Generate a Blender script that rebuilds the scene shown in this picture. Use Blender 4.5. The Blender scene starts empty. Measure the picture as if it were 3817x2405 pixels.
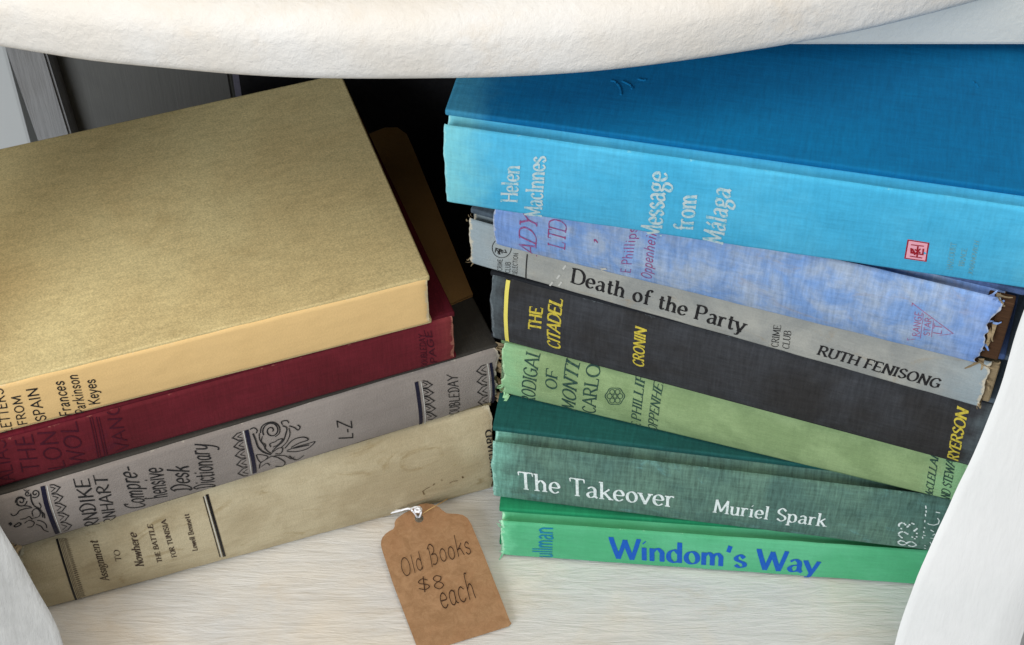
import bpy, bmesh, math, random
from mathutils import Vector, noise, Matrix
CREASE = [[[0.03322,0.47152,0.238],[0.03463,0.47108,0.238],[0.03585,0.46912,0.238],[0.03646,0.46652,0.238],[0.0365,0.46414,0.238]],[[0.03708,0.4713,0.238],[0.03916,0.46977,0.238],[0.04051,0.46803,0.238],[0.0399,0.46717,0.238]],[[0.04242,0.4724,0.238],[0.04411,0.47174,0.238],[0.04513,0.47196,0.238]],[[0.15514,0.47108,0.238],[0.15606,0.46977,0.238],[0.15634,0.46803,0.238]]]
F = 6800.0
TH = 0.83776
CZ = 0.64
BOOKS = {
"windom":{"a":[-0.00468,0.44319,0.0],"yaw":-0.08532,"L":0.195,"T":0.0263,"W":0.135,"b":0.0015,"gw":0.0056},
"takeover":{"a":[-0.00779,0.45411,0.0268],"yaw":-0.15272,"L":0.205,"T":0.0382,"W":0.135,"b":0.003,"gw":0.0068},
"prodigal":{"a":[-0.00348,0.47784,0.0655],"yaw":-0.30155,"L":0.185,"T":0.033,"W":0.125,"b":0.0025,"gw":0.0003},
"citadel":{"a":[-0.00741,0.4782,0.099],"yaw":-0.3436,"L":0.192,"T":0.038,"W":0.13,"b":0.003,"gw":0.0003},
"death":{"a":[-0.0159,0.48183,0.1375],"yaw":-0.37124,"L":0.199,"T":0.0262,"W":0.13,"b":0.0015,"gw":0.004},
"purple":{"a":[-0.00574,0.46568,0.1642],"yaw":-0.332,"L":0.1825,"T":0.0353,"W":0.13,"b":0.003,"gw":0.005},
"blue":{"a":[-0.02241,0.45051,0.2],"yaw":-0.20746,"L":0.208,"T":0.038,"W":0.13,"b":0.002,"gw":0.0062},
"cream":{"a":[-0.19529,0.41623,0.0],"yaw":0.32359,"L":0.196,"T":0.0585,"W":0.145,"b":0.006,"gw":0.0003},
"dictionary":{"a":[-0.2015,0.40138,0.0588],"yaw":0.38021,"L":0.21,"T":0.035,"W":0.14,"b":0.003,"gw":0.0003},
"maroon":{"a":[-0.21473,0.39842,0.0956],"yaw":0.3591,"L":0.205,"T":0.0268,"W":0.128,"b":0.0015,"gw":0.0003},
"yellow":{"a":[-0.21567,0.40069,0.1227],"yaw":0.33396,"L":0.195,"T":0.0262,"W":0.124,"b":0.0008,"gw":0.0003}}
TEXTS = [
["blue","Helen","bold","silver",[25.11,8.22],[25.94,25.35],[19.33,7.28],None],
["blue","MacInnes","bold","silver",[33.38,1.81],[34.66,30.79],[27.52,1.0],None],
["blue","Message","bold","silver",[74.62,0.07],[74.89,31.41],[67.77,-0.83],None],
["blue","from","bold","silver",[85.01,6.87],[85.27,23.77],[78.74,5.68],None],
["blue","M\u00e1laga","bold","silver",[95.48,1.37],[96.0,28.28],[88.9,2.12],None],
["blue","HARCOURT","serif","dimgilt",[170.96,6.27],[170.15,19.31],[169.07,6.24],None],
["blue","BRACE","serif","dimgilt",[174.27,8.91],[173.86,17.54],[172.56,8.76],None],
["blue","JOVANOVICH","serif","dimgilt",[177.76,4.9],[176.88,21.41],[176.22,5.2],None],
["purple","ADY","deco","redink",[15.8,0.5],[16.64,22.73],[9.42,1.78],None],
["purple","LTD","deco","redink",[26.94,10.13],[27.37,24.13],[20.56,9.77],None],
["purple",",","deco","redink",[38.67,16.84],[38.49,19.87],[34.14,15.77],None],
["purple","E Phillips","sans","redink",[51.22,5.56],[52.81,28.88],[47.65,4.54],None],
["purple","Oppenheim","sans","redink",[58.99,4.55],[59.65,30.68],[55.3,5.0],None],
["purple","RANGE","sans","fadered",[153.95,9.88],[152.99,22.25],[151.65,9.63],None],
["purple","STAR","sans","fadered",[157.29,11.68],[156.39,20.75],[155.22,11.33],None],
["purple","LT","sans","fadered",[160.85,13.89],[160.3,18.78],[158.25,13.56],None],
["death","Death of the Party","serif","ink",[41.21,7.91],[107.92,6.58],[41.91,16.04],1.35],
["death","CRIME","serif","ink",[121.23,3.66],[121.09,16.09],[118.65,3.03],None],
["death","CLUB","serif","ink",[125.26,4.42],[125.02,14.6],[122.73,4.12],None],
["death","RUTH FENISONG","italic","ink",[135.53,6.24],[179.64,6.13],[135.66,11.67],1.5],
["death","CRIME","sans","ink",[13.35,2.86],[13.85,10.05],[11.42,2.26],None],
["death","CLUB","sans","ink",[16.57,2.77],[17.05,9.56],[14.55,2.23],None],
["death","SELECTION","sans","ink",[19.44,2.93],[20.14,15.5],[17.62,2.48],None],
["citadel","THE","heavy","yellow",[20.77,16.22],[21.13,28.81],[15.85,15.1],None],
["citadel","CITADEL","heavy","yellow",[28.59,7.18],[28.52,34.72],[23.6,7.46],None],
["citadel","CRONIN","heavy","yellow",[62.35,10.25],[62.0,31.43],[58.18,10.21],None],
["citadel","RYERSON","heavy","yellow",[184.18,3.21],[182.54,32.76],[180.24,3.54],None],
["prodigal","PRODIGAL","italic","darkgreen",[13.28,-5.35],[15.57,32.87],[7.69,-5.81],1.15],
["prodigal","OF","italic","darkgreen",[23.12,13.59],[23.26,24.96],[18.45,12.62],1.15],
["prodigal","MONTE","italic","darkgreen",[30.75,0.54],[31.8,33.47],[25.24,1.12],1.15],
["prodigal","CARLO","italic","darkgreen",[39.24,2.71],[40.25,32.55],[33.77,1.1],1.15],
["prodigal","E\u00b7PHILLIPS","italic","darkgreen",[58.01,-0.55],[58.32,36.92],[54.29,-0.67],1.15],
["prodigal","OPPENHEIM","italic","darkgreen",[64.76,-0.14],[65.76,37.77],[61.15,0.74],1.15],
["prodigal","McCLELLAND","italic","darkgreen",[175.41,-0.48],[173.06,32.29],[172.53,0.02],1.4],
["prodigal","AND STEWART","italic","darkgreen",[182.0,-0.71],[179.33,32.54],[178.66,-0.26],1.4],
["takeover","The Takeover","serif","white",[11.42,12.39],[74.96,12.61],[10.93,23.7],1.12],
["takeover","Muriel Spark","serif","white",[90.8,12.64],[135.84,12.12],[90.86,21.36],1.2],
["takeover","823","dots","white",[173.83,3.61],[171.42,21.99],[166.54,4.07],None],
["windom","Windom's Way","fat","blueink",[46.64,6.87],[132.74,5.46],[45.76,20.92],None],
["windom","ullman","cond","tealink",[21.72,2.74],[21.77,24.48],[13.33,2.33],None],
["yellow","LETTERS","brush","ink",[36.8,0.0],[38.12,24.05],[33.45,0.78],None],
["yellow","FROM","brush","ink",[42.52,2.55],[43.25,18.95],[39.44,2.96],None],
["yellow","SPAIN","brush","ink",[49.46,2.01],[49.36,20.54],[45.82,2.55],None],
["yellow","Frances","brush","ink",[58.45,0.91],[58.9,20.33],[54.51,2.24],None],
["yellow","Parkinson","brush","ink",[63.76,0.03],[64.07,21.95],[60.01,1.16],None],
["yellow","Keyes","brush","ink",[69.16,3.5],[69.53,17.43],[65.33,4.46],None],
["maroon","ALIAS","sans","darkmaroon",[32.25,3.33],[33.3,26.18],[27.01,4.16],0.9],
["maroon","THE","sans","darkmaroon",[41.7,4.77],[42.85,25.3],[35.8,6.71],0.9],
["maroon","LONE","sans","darkmaroon",[50.77,1.46],[51.04,31.14],[44.81,3.13],0.9],
["maroon","WOLF","sans","darkmaroon",[58.57,0.2],[59.19,32.08],[52.71,2.27],0.9],
["maroon","VANCE","sans","darkmaroon",[75.04,1.84],[75.15,34.71],[70.19,3.15],0.9],
["maroon","DOUBLEDAY","sans","darkmaroon",[193.71,0.76],[192.9,21.23],[191.34,1.69],1.2],
["maroon","PAGE","sans","darkmaroon",[197.62,1.96],[195.56,22.34],[195.05,3.03],1.2],
["dictionary","THORNDIKE","hand","ink",[42.98,-17.29],[44.53,31.23],[37.8,-15.54],1.2],
["dictionary","BARNHART","hand","ink",[50.14,-12.42],[50.85,30.11],[45.62,-10.84],1.2],
["dictionary","Compre-","hand","ink",[62.33,3.57],[61.76,29.98],[55.42,7.08],1.2],
["dictionary","hensive","hand","ink",[71.08,6.72],[71.56,25.83],[63.73,9.2],1.2],
["dictionary","Desk","hand","ink",[80.8,5.77],[81.25,22.06],[73.7,9.58],1.2],
["dictionary","Dictionary","hand","ink",[90.28,2.36],[90.47,30.3],[82.7,5.41],1.2],
["dictionary","L-Z","hand","ink",[147.51,7.74],[147.41,19.96],[141.85,10.44],1.2],
["dictionary","DOUBLEDAY","hand","ink",[193.31,-2.89],[192.52,27.34],[189.06,-1.32],1.1],
["cream","Assignment","serif","brownink",[30.5,15.19],[30.39,43.3],[27.22,16.62],1.3],
["cream","TO","serif","brownink",[37.27,27.06],[37.59,34.65],[35.01,27.76],None],
["cream","Nowhere","serif","brownink",[45.31,19.09],[45.58,41.74],[42.1,20.56],1.5],
["cream","THE BATTLE","serif","brownink",[52.76,18.21],[52.5,44.08],[50.86,18.88],1.6],
["cream","FOR TUNISIA","serif","brownink",[58.9,19.16],[58.14,44.45],[56.96,19.59],1.6],
["cream","Lowell Bennett","serif","brownink",[67.68,19.9],[67.4,44.51],[65.66,20.24],1.6],
["cream","VANGUARD","bold","ink",[197.66,15.74],[195.43,46.92],[194.83,16.18],None]]
LINES = [
["blue","emblem_field","pink",0,2,[[154.68,17.83],[161.61,17.66],[162.24,8.46],[155.05,8.46]],0],
["blue","emblem","redlogo",0.45,1,[[154.87,17.53],[161.46,17.4],[162.02,8.79],[155.21,8.75]],0],
["blue","emblem","redlogo",0.4,0,[[156.12,15.64],[160.25,15.79]],0],
["blue","emblem","redlogo",0.6,0,[[156.7,13.85],[157.65,12.26],[156.88,12.09]],0],
["blue","emblem","redlogo",0.5,0,[[156.37,14.08],[156.74,11.75],[160.5,11.84],[160.24,14.63]],0],
["blue","emblem","redlogo",0.5,0,[[158.34,15.38],[158.89,10.07]],0],
["blue","emblem","redlogo",0.4,0,[[156.59,10.16],[160.57,10.14]],0],
["blue","emblem","redlogo",0.5,0,[[157.61,13.76],[159.61,12.4]],0],
["blue","emblem","redlogo",0.5,0,[[159.29,14.42],[157.84,11.08]],0],
["purple","triangle_emblem","fadered",0.25,1,[[149.1,25.22],[150.39,6.16],[164.57,15.94]],1],
["purple","triangle_emblem","fadered",0.18,0,[[153.48,21.83],[154.47,9.21]],1],
["purple","triangle_emblem","fadered",0.18,0,[[157.19,19.82],[157.96,11.4]],1],
["death","round_emblem","ink",0.25,0,[[17.33,17.22],[17.22,15.91],[16.84,14.57],[16.24,13.29],[15.44,12.18],[14.51,11.31],[13.51,10.75],[12.51,10.54],[11.58,10.71],[10.8,11.24],[10.19,12.09],[9.82,13.19],[9.7,14.46],[9.83,15.8],[10.2,17.12],[10.79,18.32],[11.56,19.32],[12.45,20.08],[13.42,20.56],[14.39,20.72],[15.32,20.58],[16.12,20.13],[16.76,19.39],[17.17,18.4],[17.33,17.22]],1],
["death","round_emblem","ink",0.35,0,[[10.86,12.53],[11.23,15.02],[12.65,14.84],[11.92,12.45]],1],
["death","round_emblem","ink",0.35,0,[[12.28,12.11],[13.35,14.87],[13.71,13.12]],1],
["death","round_emblem","ink",0.35,0,[[13.35,13.93],[15.48,14.25],[14.77,15.62]],1],
["death","round_emblem","ink",0.35,0,[[11.23,14.55],[12.99,12.38]],1],
["death","round_emblem","ink",0.35,0,[[12.63,12.24],[12.82,15.14],[14.24,14.73]],1],
["death","rule_line","ink",0.45,0,[[23.75,16.44],[22.87,1.01]],2],
["death","chip","whitechip",0.7,0,[[37.97,13.97],[38.63,15.38],[39.08,16.55]],3],
["death","chip","whitechip",0.7,0,[[35.59,7.65],[36.3,9.21],[36.78,10.49]],4],
["death","chip","whitechip",0.7,0,[[36.19,3.51],[36.96,5.29],[37.48,6.71]],5],
["death","chip","whitechip",0.7,0,[[32.55,1.76],[33.36,3.66],[33.92,5.16]],6],
["purple","chip","whitechip",1.0,0,[[38.41,0.25],[40.22,2.25],[42.18,1.88]],7],
["purple","chip","whitechip",1.2,0,[[40.27,3.27],[42.32,4.54]],8],
["citadel","yellow_rule","paleyellow",1.6,0,[[6.63,39.05],[6.45,32.61],[6.49,25.61],[6.43,19.18],[6.54,11.34],[6.39,2.65]],8],
["prodigal","rosette","darkgreen",0.35,0,[[51.03,20.01],[50.91,19.06],[50.56,18.14],[50.24,17.3],[50.01,16.4],[49.75,15.42],[49.28,14.56],[48.63,14.04],[47.94,13.85],[47.3,13.7],[46.67,13.38],[45.98,13.05],[45.31,13.08],[44.79,13.6],[44.45,14.38],[44.15,15.11],[43.76,15.71],[43.34,16.37],[43.13,17.25],[43.27,18.24],[43.62,19.15],[43.95,19.97],[44.17,20.82],[44.43,21.72],[44.88,22.49],[45.52,22.94],[46.2,23.1],[46.83,23.22],[47.44,23.49],[48.11,23.76],[48.78,23.74],[49.31,23.31],[49.67,22.63],[49.98,21.99],[50.38,21.45],[50.8,20.84],[51.03,20.01]],8],
["prodigal","rosette","darkgreen",0.28,0,[[50.26,19.75],[50.16,18.96],[49.82,18.28],[49.32,17.89],[48.8,17.92],[48.4,18.34],[48.23,19.05],[48.32,19.84],[48.67,20.5],[49.16,20.86],[49.68,20.84],[50.08,20.44],[50.26,19.75]],8],
["prodigal","rosette","darkgreen",0.28,0,[[49.31,16.75],[49.21,15.92],[48.86,15.22],[48.36,14.82],[47.84,14.84],[47.44,15.28],[47.27,16.01],[47.37,16.83],[47.72,17.53],[48.22,17.92],[48.74,17.89],[49.14,17.47],[49.31,16.75]],8],
["prodigal","rosette","darkgreen",0.28,0,[[47.15,15.97],[47.05,15.14],[46.7,14.42],[46.19,14.02],[45.67,14.04],[45.27,14.49],[45.1,15.23],[45.21,16.06],[45.56,16.76],[46.06,17.15],[46.58,17.13],[46.98,16.69],[47.15,15.97]],8],
["prodigal","rosette","darkgreen",0.28,0,[[45.96,18.25],[45.85,17.44],[45.5,16.74],[45.0,16.35],[44.48,16.37],[44.08,16.8],[43.91,17.53],[44.02,18.34],[44.36,19.02],[44.86,19.4],[45.38,19.37],[45.78,18.96],[45.96,18.25]],8],
["prodigal","rosette","darkgreen",0.28,0,[[46.9,21.18],[46.8,20.41],[46.46,19.75],[45.96,19.37],[45.44,19.39],[45.04,19.81],[44.87,20.5],[44.96,21.26],[45.3,21.91],[45.8,22.26],[46.32,22.24],[46.72,21.84],[46.9,21.18]],8],
["prodigal","rosette","darkgreen",0.28,0,[[49.04,21.89],[48.95,21.13],[48.61,20.48],[48.11,20.11],[47.59,20.13],[47.19,20.54],[47.02,21.22],[47.11,21.97],[47.44,22.6],[47.94,22.95],[48.45,22.93],[48.86,22.54],[49.04,21.89]],8],
["prodigal","rosette","darkgreen",0.25,0,[[47.88,18.92],[47.76,18.19],[47.39,17.62],[46.9,17.45],[46.49,17.74],[46.31,18.37],[46.43,19.11],[46.8,19.66],[47.28,19.82],[47.69,19.55],[47.88,18.92]],8],
["takeover","shelf_mark","white",0.45,0,[[172.52,32.67],[172.98,31.14]],8],
["takeover","shelf_mark","white",0.45,0,[[173.08,30.24],[173.36,29.2]],8],
["takeover","shelf_mark","white",0.45,0,[[173.17,28.43],[173.45,27.1]],8],
["takeover","shelf_mark","white",0.45,0,[[173.54,24.96],[173.72,23.58]],8],
["takeover","shelf_mark","white",0.45,0,[[174.07,20.51],[174.45,19.51]],8],
["takeover","shelf_mark","white",0.45,0,[[174.24,17.64],[174.52,16.58]],8],
["takeover","shelf_mark","white",0.45,0,[[174.45,15.05],[175.56,14.72]],8],
["takeover","shelf_mark","white",0.45,0,[[174.44,13.87],[174.78,12.43]],8],
["takeover","shelf_mark","white",0.45,0,[[176.29,7.14],[176.9,6.68]],8],
["takeover","shelf_mark","white",0.45,0,[[176.71,4.59],[177.38,3.8]],8],
["takeover","shelf_mark","white",0.45,0,[[176.93,30.17],[178.63,29.96]],8],
["takeover","shelf_mark","white",0.45,0,[[178.1,27.02],[179.07,25.61],[178.99,23.61],[177.47,22.45],[175.61,22.59],[174.89,23.13]],8],
["takeover","shelf_mark","white",0.45,0,[[176.73,19.08],[178.22,18.04]],8],
["takeover","shelf_mark","white",0.45,0,[[178.09,15.67],[179.0,16.82]],8],
["takeover","shelf_mark","white",0.45,0,[[177.65,13.62],[179.17,13.37]],8],
["takeover","shelf_mark","white",0.45,0,[[177.95,10.55],[179.07,8.31]],8],
["maroon","rule_line","darkmaroon",0.3,0,[[64.19,25.74],[63.32,1.36]],9],
["maroon","rule_line","darkmaroon",0.3,0,[[65.06,25.44],[64.21,0.79]],10],
["maroon","rule_line","darkmaroon",0.3,0,[[66.53,24.94],[65.72,-0.18]],11],
["maroon","rule_line","darkmaroon",0.3,0,[[67.4,24.65],[66.62,-0.59]],12],
["dictionary","dark_band","navy",1.7,0,[[27.68,33.42],[27.11,26.19],[27.14,18.17],[27.67,3.82]],13],
["dictionary","pale_rule","whitechip",0.3,0,[[29.21,33.09],[28.74,26.01],[28.72,17.67],[29.02,3.73]],14],
["dictionary","arch_border","ink",0.32,0,[[29.99,32.31],[31.78,31.01],[29.99,30.02]],15],
["dictionary","arch_border","ink",0.32,0,[[29.99,28.02],[31.78,26.43],[29.99,25.25]],15],
["dictionary","arch_border","ink",0.32,0,[[29.98,22.89],[31.78,21.03],[29.97,19.67]],15],
["dictionary","arch_border","ink",0.32,0,[[29.96,17.01],[31.77,14.96],[29.95,13.47]],15],
["dictionary","arch_border","ink",0.32,0,[[29.93,10.45],[31.75,7.95],[29.91,6.03]],15],
["dictionary","arch_border","ink",0.45,0,[[30.17,33.06],[31.77,32.62],[32.56,31.73],[33.57,30.81],[32.57,30.07],[31.78,29.28],[30.17,29.2],[30.17,28.84],[31.78,28.36],[32.57,27.31],[33.58,26.19],[32.58,25.3],[31.78,24.36],[30.16,24.27],[30.16,23.85],[31.78,23.28],[32.58,22.05],[33.59,20.75],[32.58,19.73],[31.78,18.66],[30.15,18.56],[30.15,18.08],[31.78,17.44],[32.57,16.08],[33.59,14.64],[32.57,13.53],[31.76,12.34],[30.12,12.23],[30.12,11.68],[31.76,10.95],[32.56,9.33],[33.58,7.55],[32.55,6.1],[31.73,4.49],[30.08,4.35]],15],
["dictionary","dark_band","navy",1.6,0,[[106.2,31.35],[106.24,23.64],[106.52,15.03],[106.54,3.96]],16],
["dictionary","pale_rule","whitechip",0.3,0,[[104.95,31.44],[104.95,24.19],[105.09,15.73],[105.11,4.48]],17],
["dictionary","arch_border","ink",0.32,0,[[104.3,30.42],[102.26,29.5],[104.17,28.11]],18],
["dictionary","arch_border","ink",0.32,0,[[104.09,26.13],[102.06,25.05],[104.0,23.43]],18],
["dictionary","arch_border","ink",0.32,0,[[103.95,21.16],[101.92,19.93],[103.9,18.1]],18],
["dictionary","arch_border","ink",0.32,0,[[103.86,15.61],[101.84,14.28],[103.84,12.27]],18],
["dictionary","arch_border","ink",0.32,0,[[103.85,9.39],[101.84,7.76],[103.93,5.16]],18],
["dictionary","arch_border","ink",0.45,0,[[104.16,31.13],[102.37,31.07],[101.45,30.39],[100.29,29.7],[101.35,28.75],[102.17,27.8],[103.94,27.34],[103.92,26.98],[102.13,26.91],[101.22,26.09],[100.08,25.28],[101.15,24.18],[102.0,23.08],[103.78,22.54],[103.77,22.13],[101.97,22.05],[101.07,21.12],[99.93,20.2],[101.02,18.95],[101.88,17.71],[103.68,17.12],[103.68,16.67],[101.87,16.59],[100.97,15.57],[99.83,14.58],[100.94,13.22],[101.82,11.84],[103.64,11.16],[103.64,10.64],[101.82,10.55],[100.94,9.35],[99.81,8.14],[100.97,6.41],[101.91,4.58],[103.77,3.64]],18],
["dictionary","dark_band","navy",1.5,0,[[175.5,30.01],[175.68,21.95],[176.06,13.11],[176.61,1.76]],19],
["dictionary","pale_rule","whitechip",0.3,0,[[177.36,29.54],[177.72,21.08],[178.01,12.16],[178.44,0.75]],20],
["dictionary","arch_border","ink",0.32,0,[[177.88,29.08],[179.83,27.14],[177.87,26.87]],21],
["dictionary","arch_border","ink",0.32,0,[[177.89,25.01],[179.92,22.79],[177.95,22.49]],21],
["dictionary","arch_border","ink",0.32,0,[[178.03,20.38],[180.13,17.91],[178.16,17.58]],21],
["dictionary","arch_border","ink",0.32,0,[[178.27,15.31],[180.42,12.63],[178.45,12.27]],21],
["dictionary","arch_border","ink",0.32,0,[[178.64,9.67],[180.95,6.38],[178.99,5.92]],21],
["dictionary","arch_border","ink",0.45,0,[[178.09,29.68],[179.84,28.73],[180.7,27.57],[181.81,26.26],[180.71,25.92],[179.85,25.47],[178.07,26.03],[178.08,25.69],[179.87,24.6],[180.77,23.28],[181.93,21.78],[180.84,21.4],[179.99,20.9],[178.18,21.54],[178.2,21.15],[180.03,19.92],[180.97,18.44],[182.17,16.81],[181.08,16.4],[180.23,15.86],[178.41,16.55],[178.43,16.14],[180.29,14.81],[181.27,13.21],[182.51,11.4],[181.43,10.93],[180.59,10.31],[178.73,11.11],[178.77,10.63],[180.7,9.07],[181.76,7.12],[183.15,4.77],[182.09,4.15],[181.3,3.3],[179.36,4.39]],21],
["dictionary","pale_rule","whitechip",0.3,0,[[205.55,28.48],[205.87,21.5],[206.2,12.65],[206.78,0.34]],22],
["dictionary","arch_border","ink",0.32,0,[[204.85,27.28],[202.72,26.09],[204.77,24.18]],23],
["dictionary","arch_border","ink",0.32,0,[[204.76,21.53],[202.68,20.13],[204.81,17.93]],23],
["dictionary","arch_border","ink",0.32,0,[[204.89,14.97],[202.83,13.42],[205.06,10.91]],23],
["dictionary","arch_border","ink",0.32,0,[[205.32,7.28],[203.39,5.22],[205.97,1.55]],23],
["dictionary","arch_border","ink",0.45,0,[[204.68,28.25],[202.81,28.21],[201.85,27.3],[200.65,26.4],[201.78,25.12],[202.67,23.82],[204.55,23.15],[204.55,22.67],[202.66,22.63],[201.74,21.56],[200.58,20.51],[201.77,19.01],[202.72,17.52],[204.63,16.77],[204.64,16.23],[202.75,16.19],[201.85,15.0],[200.71,13.84],[201.96,12.16],[202.97,10.44],[204.94,9.54],[204.98,8.88],[203.08,8.83],[202.26,7.34],[201.21,5.81],[202.65,3.44],[203.93,0.82],[206.06,-0.61]],23],
["dictionary","dark_band","navy",1.2,0,[[206.86,28.31],[207.35,20.88],[207.72,11.92],[208.18,0.53]],24],
["dictionary","scroll_ornament","ink",0.405,0,[[20.57,19.65],[23.14,19.57],[24.02,22.11],[23.0,24.27],[21.34,23.37],[21.12,20.58]],25],
["dictionary","scroll_ornament","ink",0.4725,0,[[13.78,25.66],[14.22,24.4],[15.66,24.3],[17.1,25.79],[19.32,25.88],[21.77,25.35]],25],
["dictionary","scroll_ornament","ink",0.4725,0,[[20.68,29.25],[20.33,28.54],[19.85,28.01],[19.28,27.69],[18.68,27.63],[18.13,27.81],[17.66,28.2],[17.32,28.73],[17.14,29.34],[17.11,29.96],[17.24,30.52],[17.5,30.97],[17.85,31.29],[18.26,31.45],[18.67,31.47],[19.04,31.35],[19.34,31.11],[19.55,30.78],[19.65,30.4],[19.64,30.02],[19.54,29.68],[19.37,29.4],[19.14,29.22],[18.91,29.15],[18.68,29.17],[18.49,29.28],[18.35,29.44],[18.28,29.63],[18.26,29.82],[18.3,29.99],[18.38,30.11]],25],
["dictionary","scroll_ornament","ink",0.405,0,[[16.47,29.92],[17.49,31.68],[19.15,31.74],[20.45,30.23]],25],
["dictionary","scroll_ornament","ink",0.405,0,[[16.69,29.38],[17.64,28.08],[19.64,27.27],[21.54,25.97]],25],
["dictionary","scroll_ornament","ink",0.4725,0,[[23.01,30.24],[23.39,29.87],[23.82,29.66],[24.28,29.61],[24.72,29.72],[25.1,29.98],[25.39,30.34],[25.58,30.76],[25.65,31.2],[25.6,31.62],[25.45,31.98],[25.23,32.26],[24.94,32.46],[24.63,32.56],[24.32,32.54],[24.05,32.42],[23.82,32.23],[23.67,32.0],[23.59,31.74],[23.58,31.47],[23.65,31.23],[23.77,31.03],[23.92,30.89],[24.09,30.82],[24.27,30.81],[24.42,30.86],[24.54,30.96],[24.62,31.08],[24.65,31.21],[24.65,31.33],[24.61,31.42]],25],
["dictionary","scroll_ornament","ink",0.405,0,[[22.75,31.95],[22.61,31.69],[22.42,31.48],[22.19,31.33],[21.94,31.25],[21.69,31.24],[21.46,31.31],[21.26,31.43],[21.1,31.6],[20.98,31.8],[20.92,32.01],[20.91,32.22],[20.96,32.44],[21.04,32.64],[21.16,32.79],[21.3,32.9],[21.45,32.97],[21.6,32.98],[21.75,32.94],[21.87,32.87],[21.96,32.77],[22.03,32.65],[22.06,32.52],[22.06,32.39],[22.04,32.28],[21.99,32.19],[21.93,32.13],[21.87,32.09],[21.8,32.08],[21.73,32.09],[21.68,32.12]],25],
["dictionary","scroll_ornament","ink",0.54,0,[[22.75,31.55],[22.29,29.1],[22.65,26.01],[24.01,23.81],[24.59,21.26],[24.38,18.33]],25],
["dictionary","scroll_ornament","ink",0.405,0,[[16.27,21.17],[18.22,20.81],[19.78,21.23],[20.45,19.09]],25],
["dictionary","scroll_ornament","ink",0.405,0,[[17.32,18.21],[19.34,19.04],[20.79,17.05],[19.67,15.09],[17.87,15.4]],25],
["dictionary","scroll_ornament","ink",0.81,0,[[11.87,20.36],[12.54,20.92],[12.7,19.94],[12.05,19.79]],25],
["dictionary","scroll_ornament","ink",0.54,0,[[13.3,18.41],[15.37,19.51],[16.04,18.25],[14.25,17.61],[13.3,18.41]],25],
["dictionary","scroll_ornament","ink",0.405,0,[[22.03,17.67],[23.61,16.22],[24.63,13.73],[24.52,11.01]],25],
["dictionary","scroll_ornament","ink",0.405,0,[[24.65,26.71],[24.9,24.51],[23.8,22.79],[25.16,20.39],[24.95,17.42]],25],
["dictionary","scroll_ornament","ink",0.405,0,[[21.24,15.54],[22.71,13.44],[23.28,10.29],[24.75,7.78]],25],
["dictionary","scroll_ornament","ink",0.3375,0,[[20.77,34.38],[21.61,33.41],[22.72,33.45]],25],
["dictionary","scroll_ornament","ink",0.54,0,[[112.29,26.44],[112.19,28.02],[112.52,29.39],[113.21,30.39],[114.16,30.98],[115.22,31.13],[116.25,30.87],[117.13,30.23],[117.76,29.29],[118.08,28.17],[118.08,27.01],[117.77,25.96],[117.22,25.18],[116.51,24.75],[115.74,24.73],[115.02,25.06],[114.44,25.68],[114.06,26.47],[113.91,27.29],[113.98,28.03],[114.25,28.62],[114.65,28.99],[115.12,29.14],[115.57,29.07],[115.96,28.83],[116.24,28.46],[116.38,28.03],[116.39,27.62],[116.29,27.29],[116.11,27.07],[115.9,26.98]],26],
["dictionary","scroll_ornament","ink",0.4725,0,[[111.15,27.9],[112.07,30.58],[114.43,31.66],[117.27,30.97],[118.89,28.18],[118.42,25.05],[116.53,23.77]],26],
["dictionary","scroll_ornament","ink",0.4725,0,[[107.52,31.16],[109.24,31.28],[110.21,29.77],[109.55,28.49]],26],
["dictionary","scroll_ornament","ink",0.675,0,[[108.35,28.93],[108.85,25.49],[109.33,21.05],[111.06,17.27],[113.79,14.24]],26],
["dictionary","scroll_ornament","ink",0.405,0,[[110.75,28.05],[110.46,24.83],[111.51,21.34],[112.4,17.65],[114.26,14.7]],26],
["dictionary","scroll_ornament","ink",0.405,0,[[111.71,26.04],[110.92,23.45],[112.33,20.97],[111.64,18.67]],26],
["dictionary","scroll_ornament","ink",0.4725,0,[[120.27,28.71],[120.12,30.26],[122.22,30.03],[122.82,28.56]],26],
["dictionary","scroll_ornament","ink",0.54,0,[[120.18,28.22],[121.65,26.59],[120.8,23.47],[119.1,19.82],[116.3,17.81],[114.39,16.02]],26],
["dictionary","scroll_ornament","ink",0.405,0,[[122.46,26.27],[122.44,22.76],[120.75,19.06],[118.37,16.83]],26],
["dictionary","scroll_ornament","ink",0.4725,0,[[122.62,27.31],[124.54,25.73],[125.8,23.76],[126.83,25.1],[125.95,26.58]],26],
["dictionary","scroll_ornament","ink",0.4725,0,[[114.33,15.37],[117.06,16.78],[118.72,15.99],[117.59,13.03],[115.51,14.08]],26],
["dictionary","scroll_ornament","ink",0.54,0,[[119.55,15.59],[123.36,19.17],[127.67,18.82],[129.21,16.43],[125.68,16.06],[122.11,15.04]],26],
["dictionary","scroll_ornament","ink",0.4725,0,[[120.27,13.84],[123.78,14.22],[128.57,13.97],[131.85,13.77],[128.81,10.9],[124.42,10.95],[120.21,13.15]],26],
["dictionary","scroll_ornament","ink",0.675,0,[[122.89,13.95],[127.2,13.23],[129.37,12.86]],26],
["dictionary","scroll_ornament","ink",0.405,0,[[108.02,17.04],[110.07,16.05],[112.42,13.5],[109.63,11.25],[108.51,13.33],[108.02,17.04]],26],
["dictionary","scroll_ornament","ink",0.4725,0,[[114.14,13.34],[111.88,12.31],[109.16,10.74],[108.48,6.97]],26],
["dictionary","scroll_ornament","ink",0.4725,0,[[114.11,13.0],[116.54,10.59],[118.93,5.74],[118.0,2.32],[114.95,4.56]],26],
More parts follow.
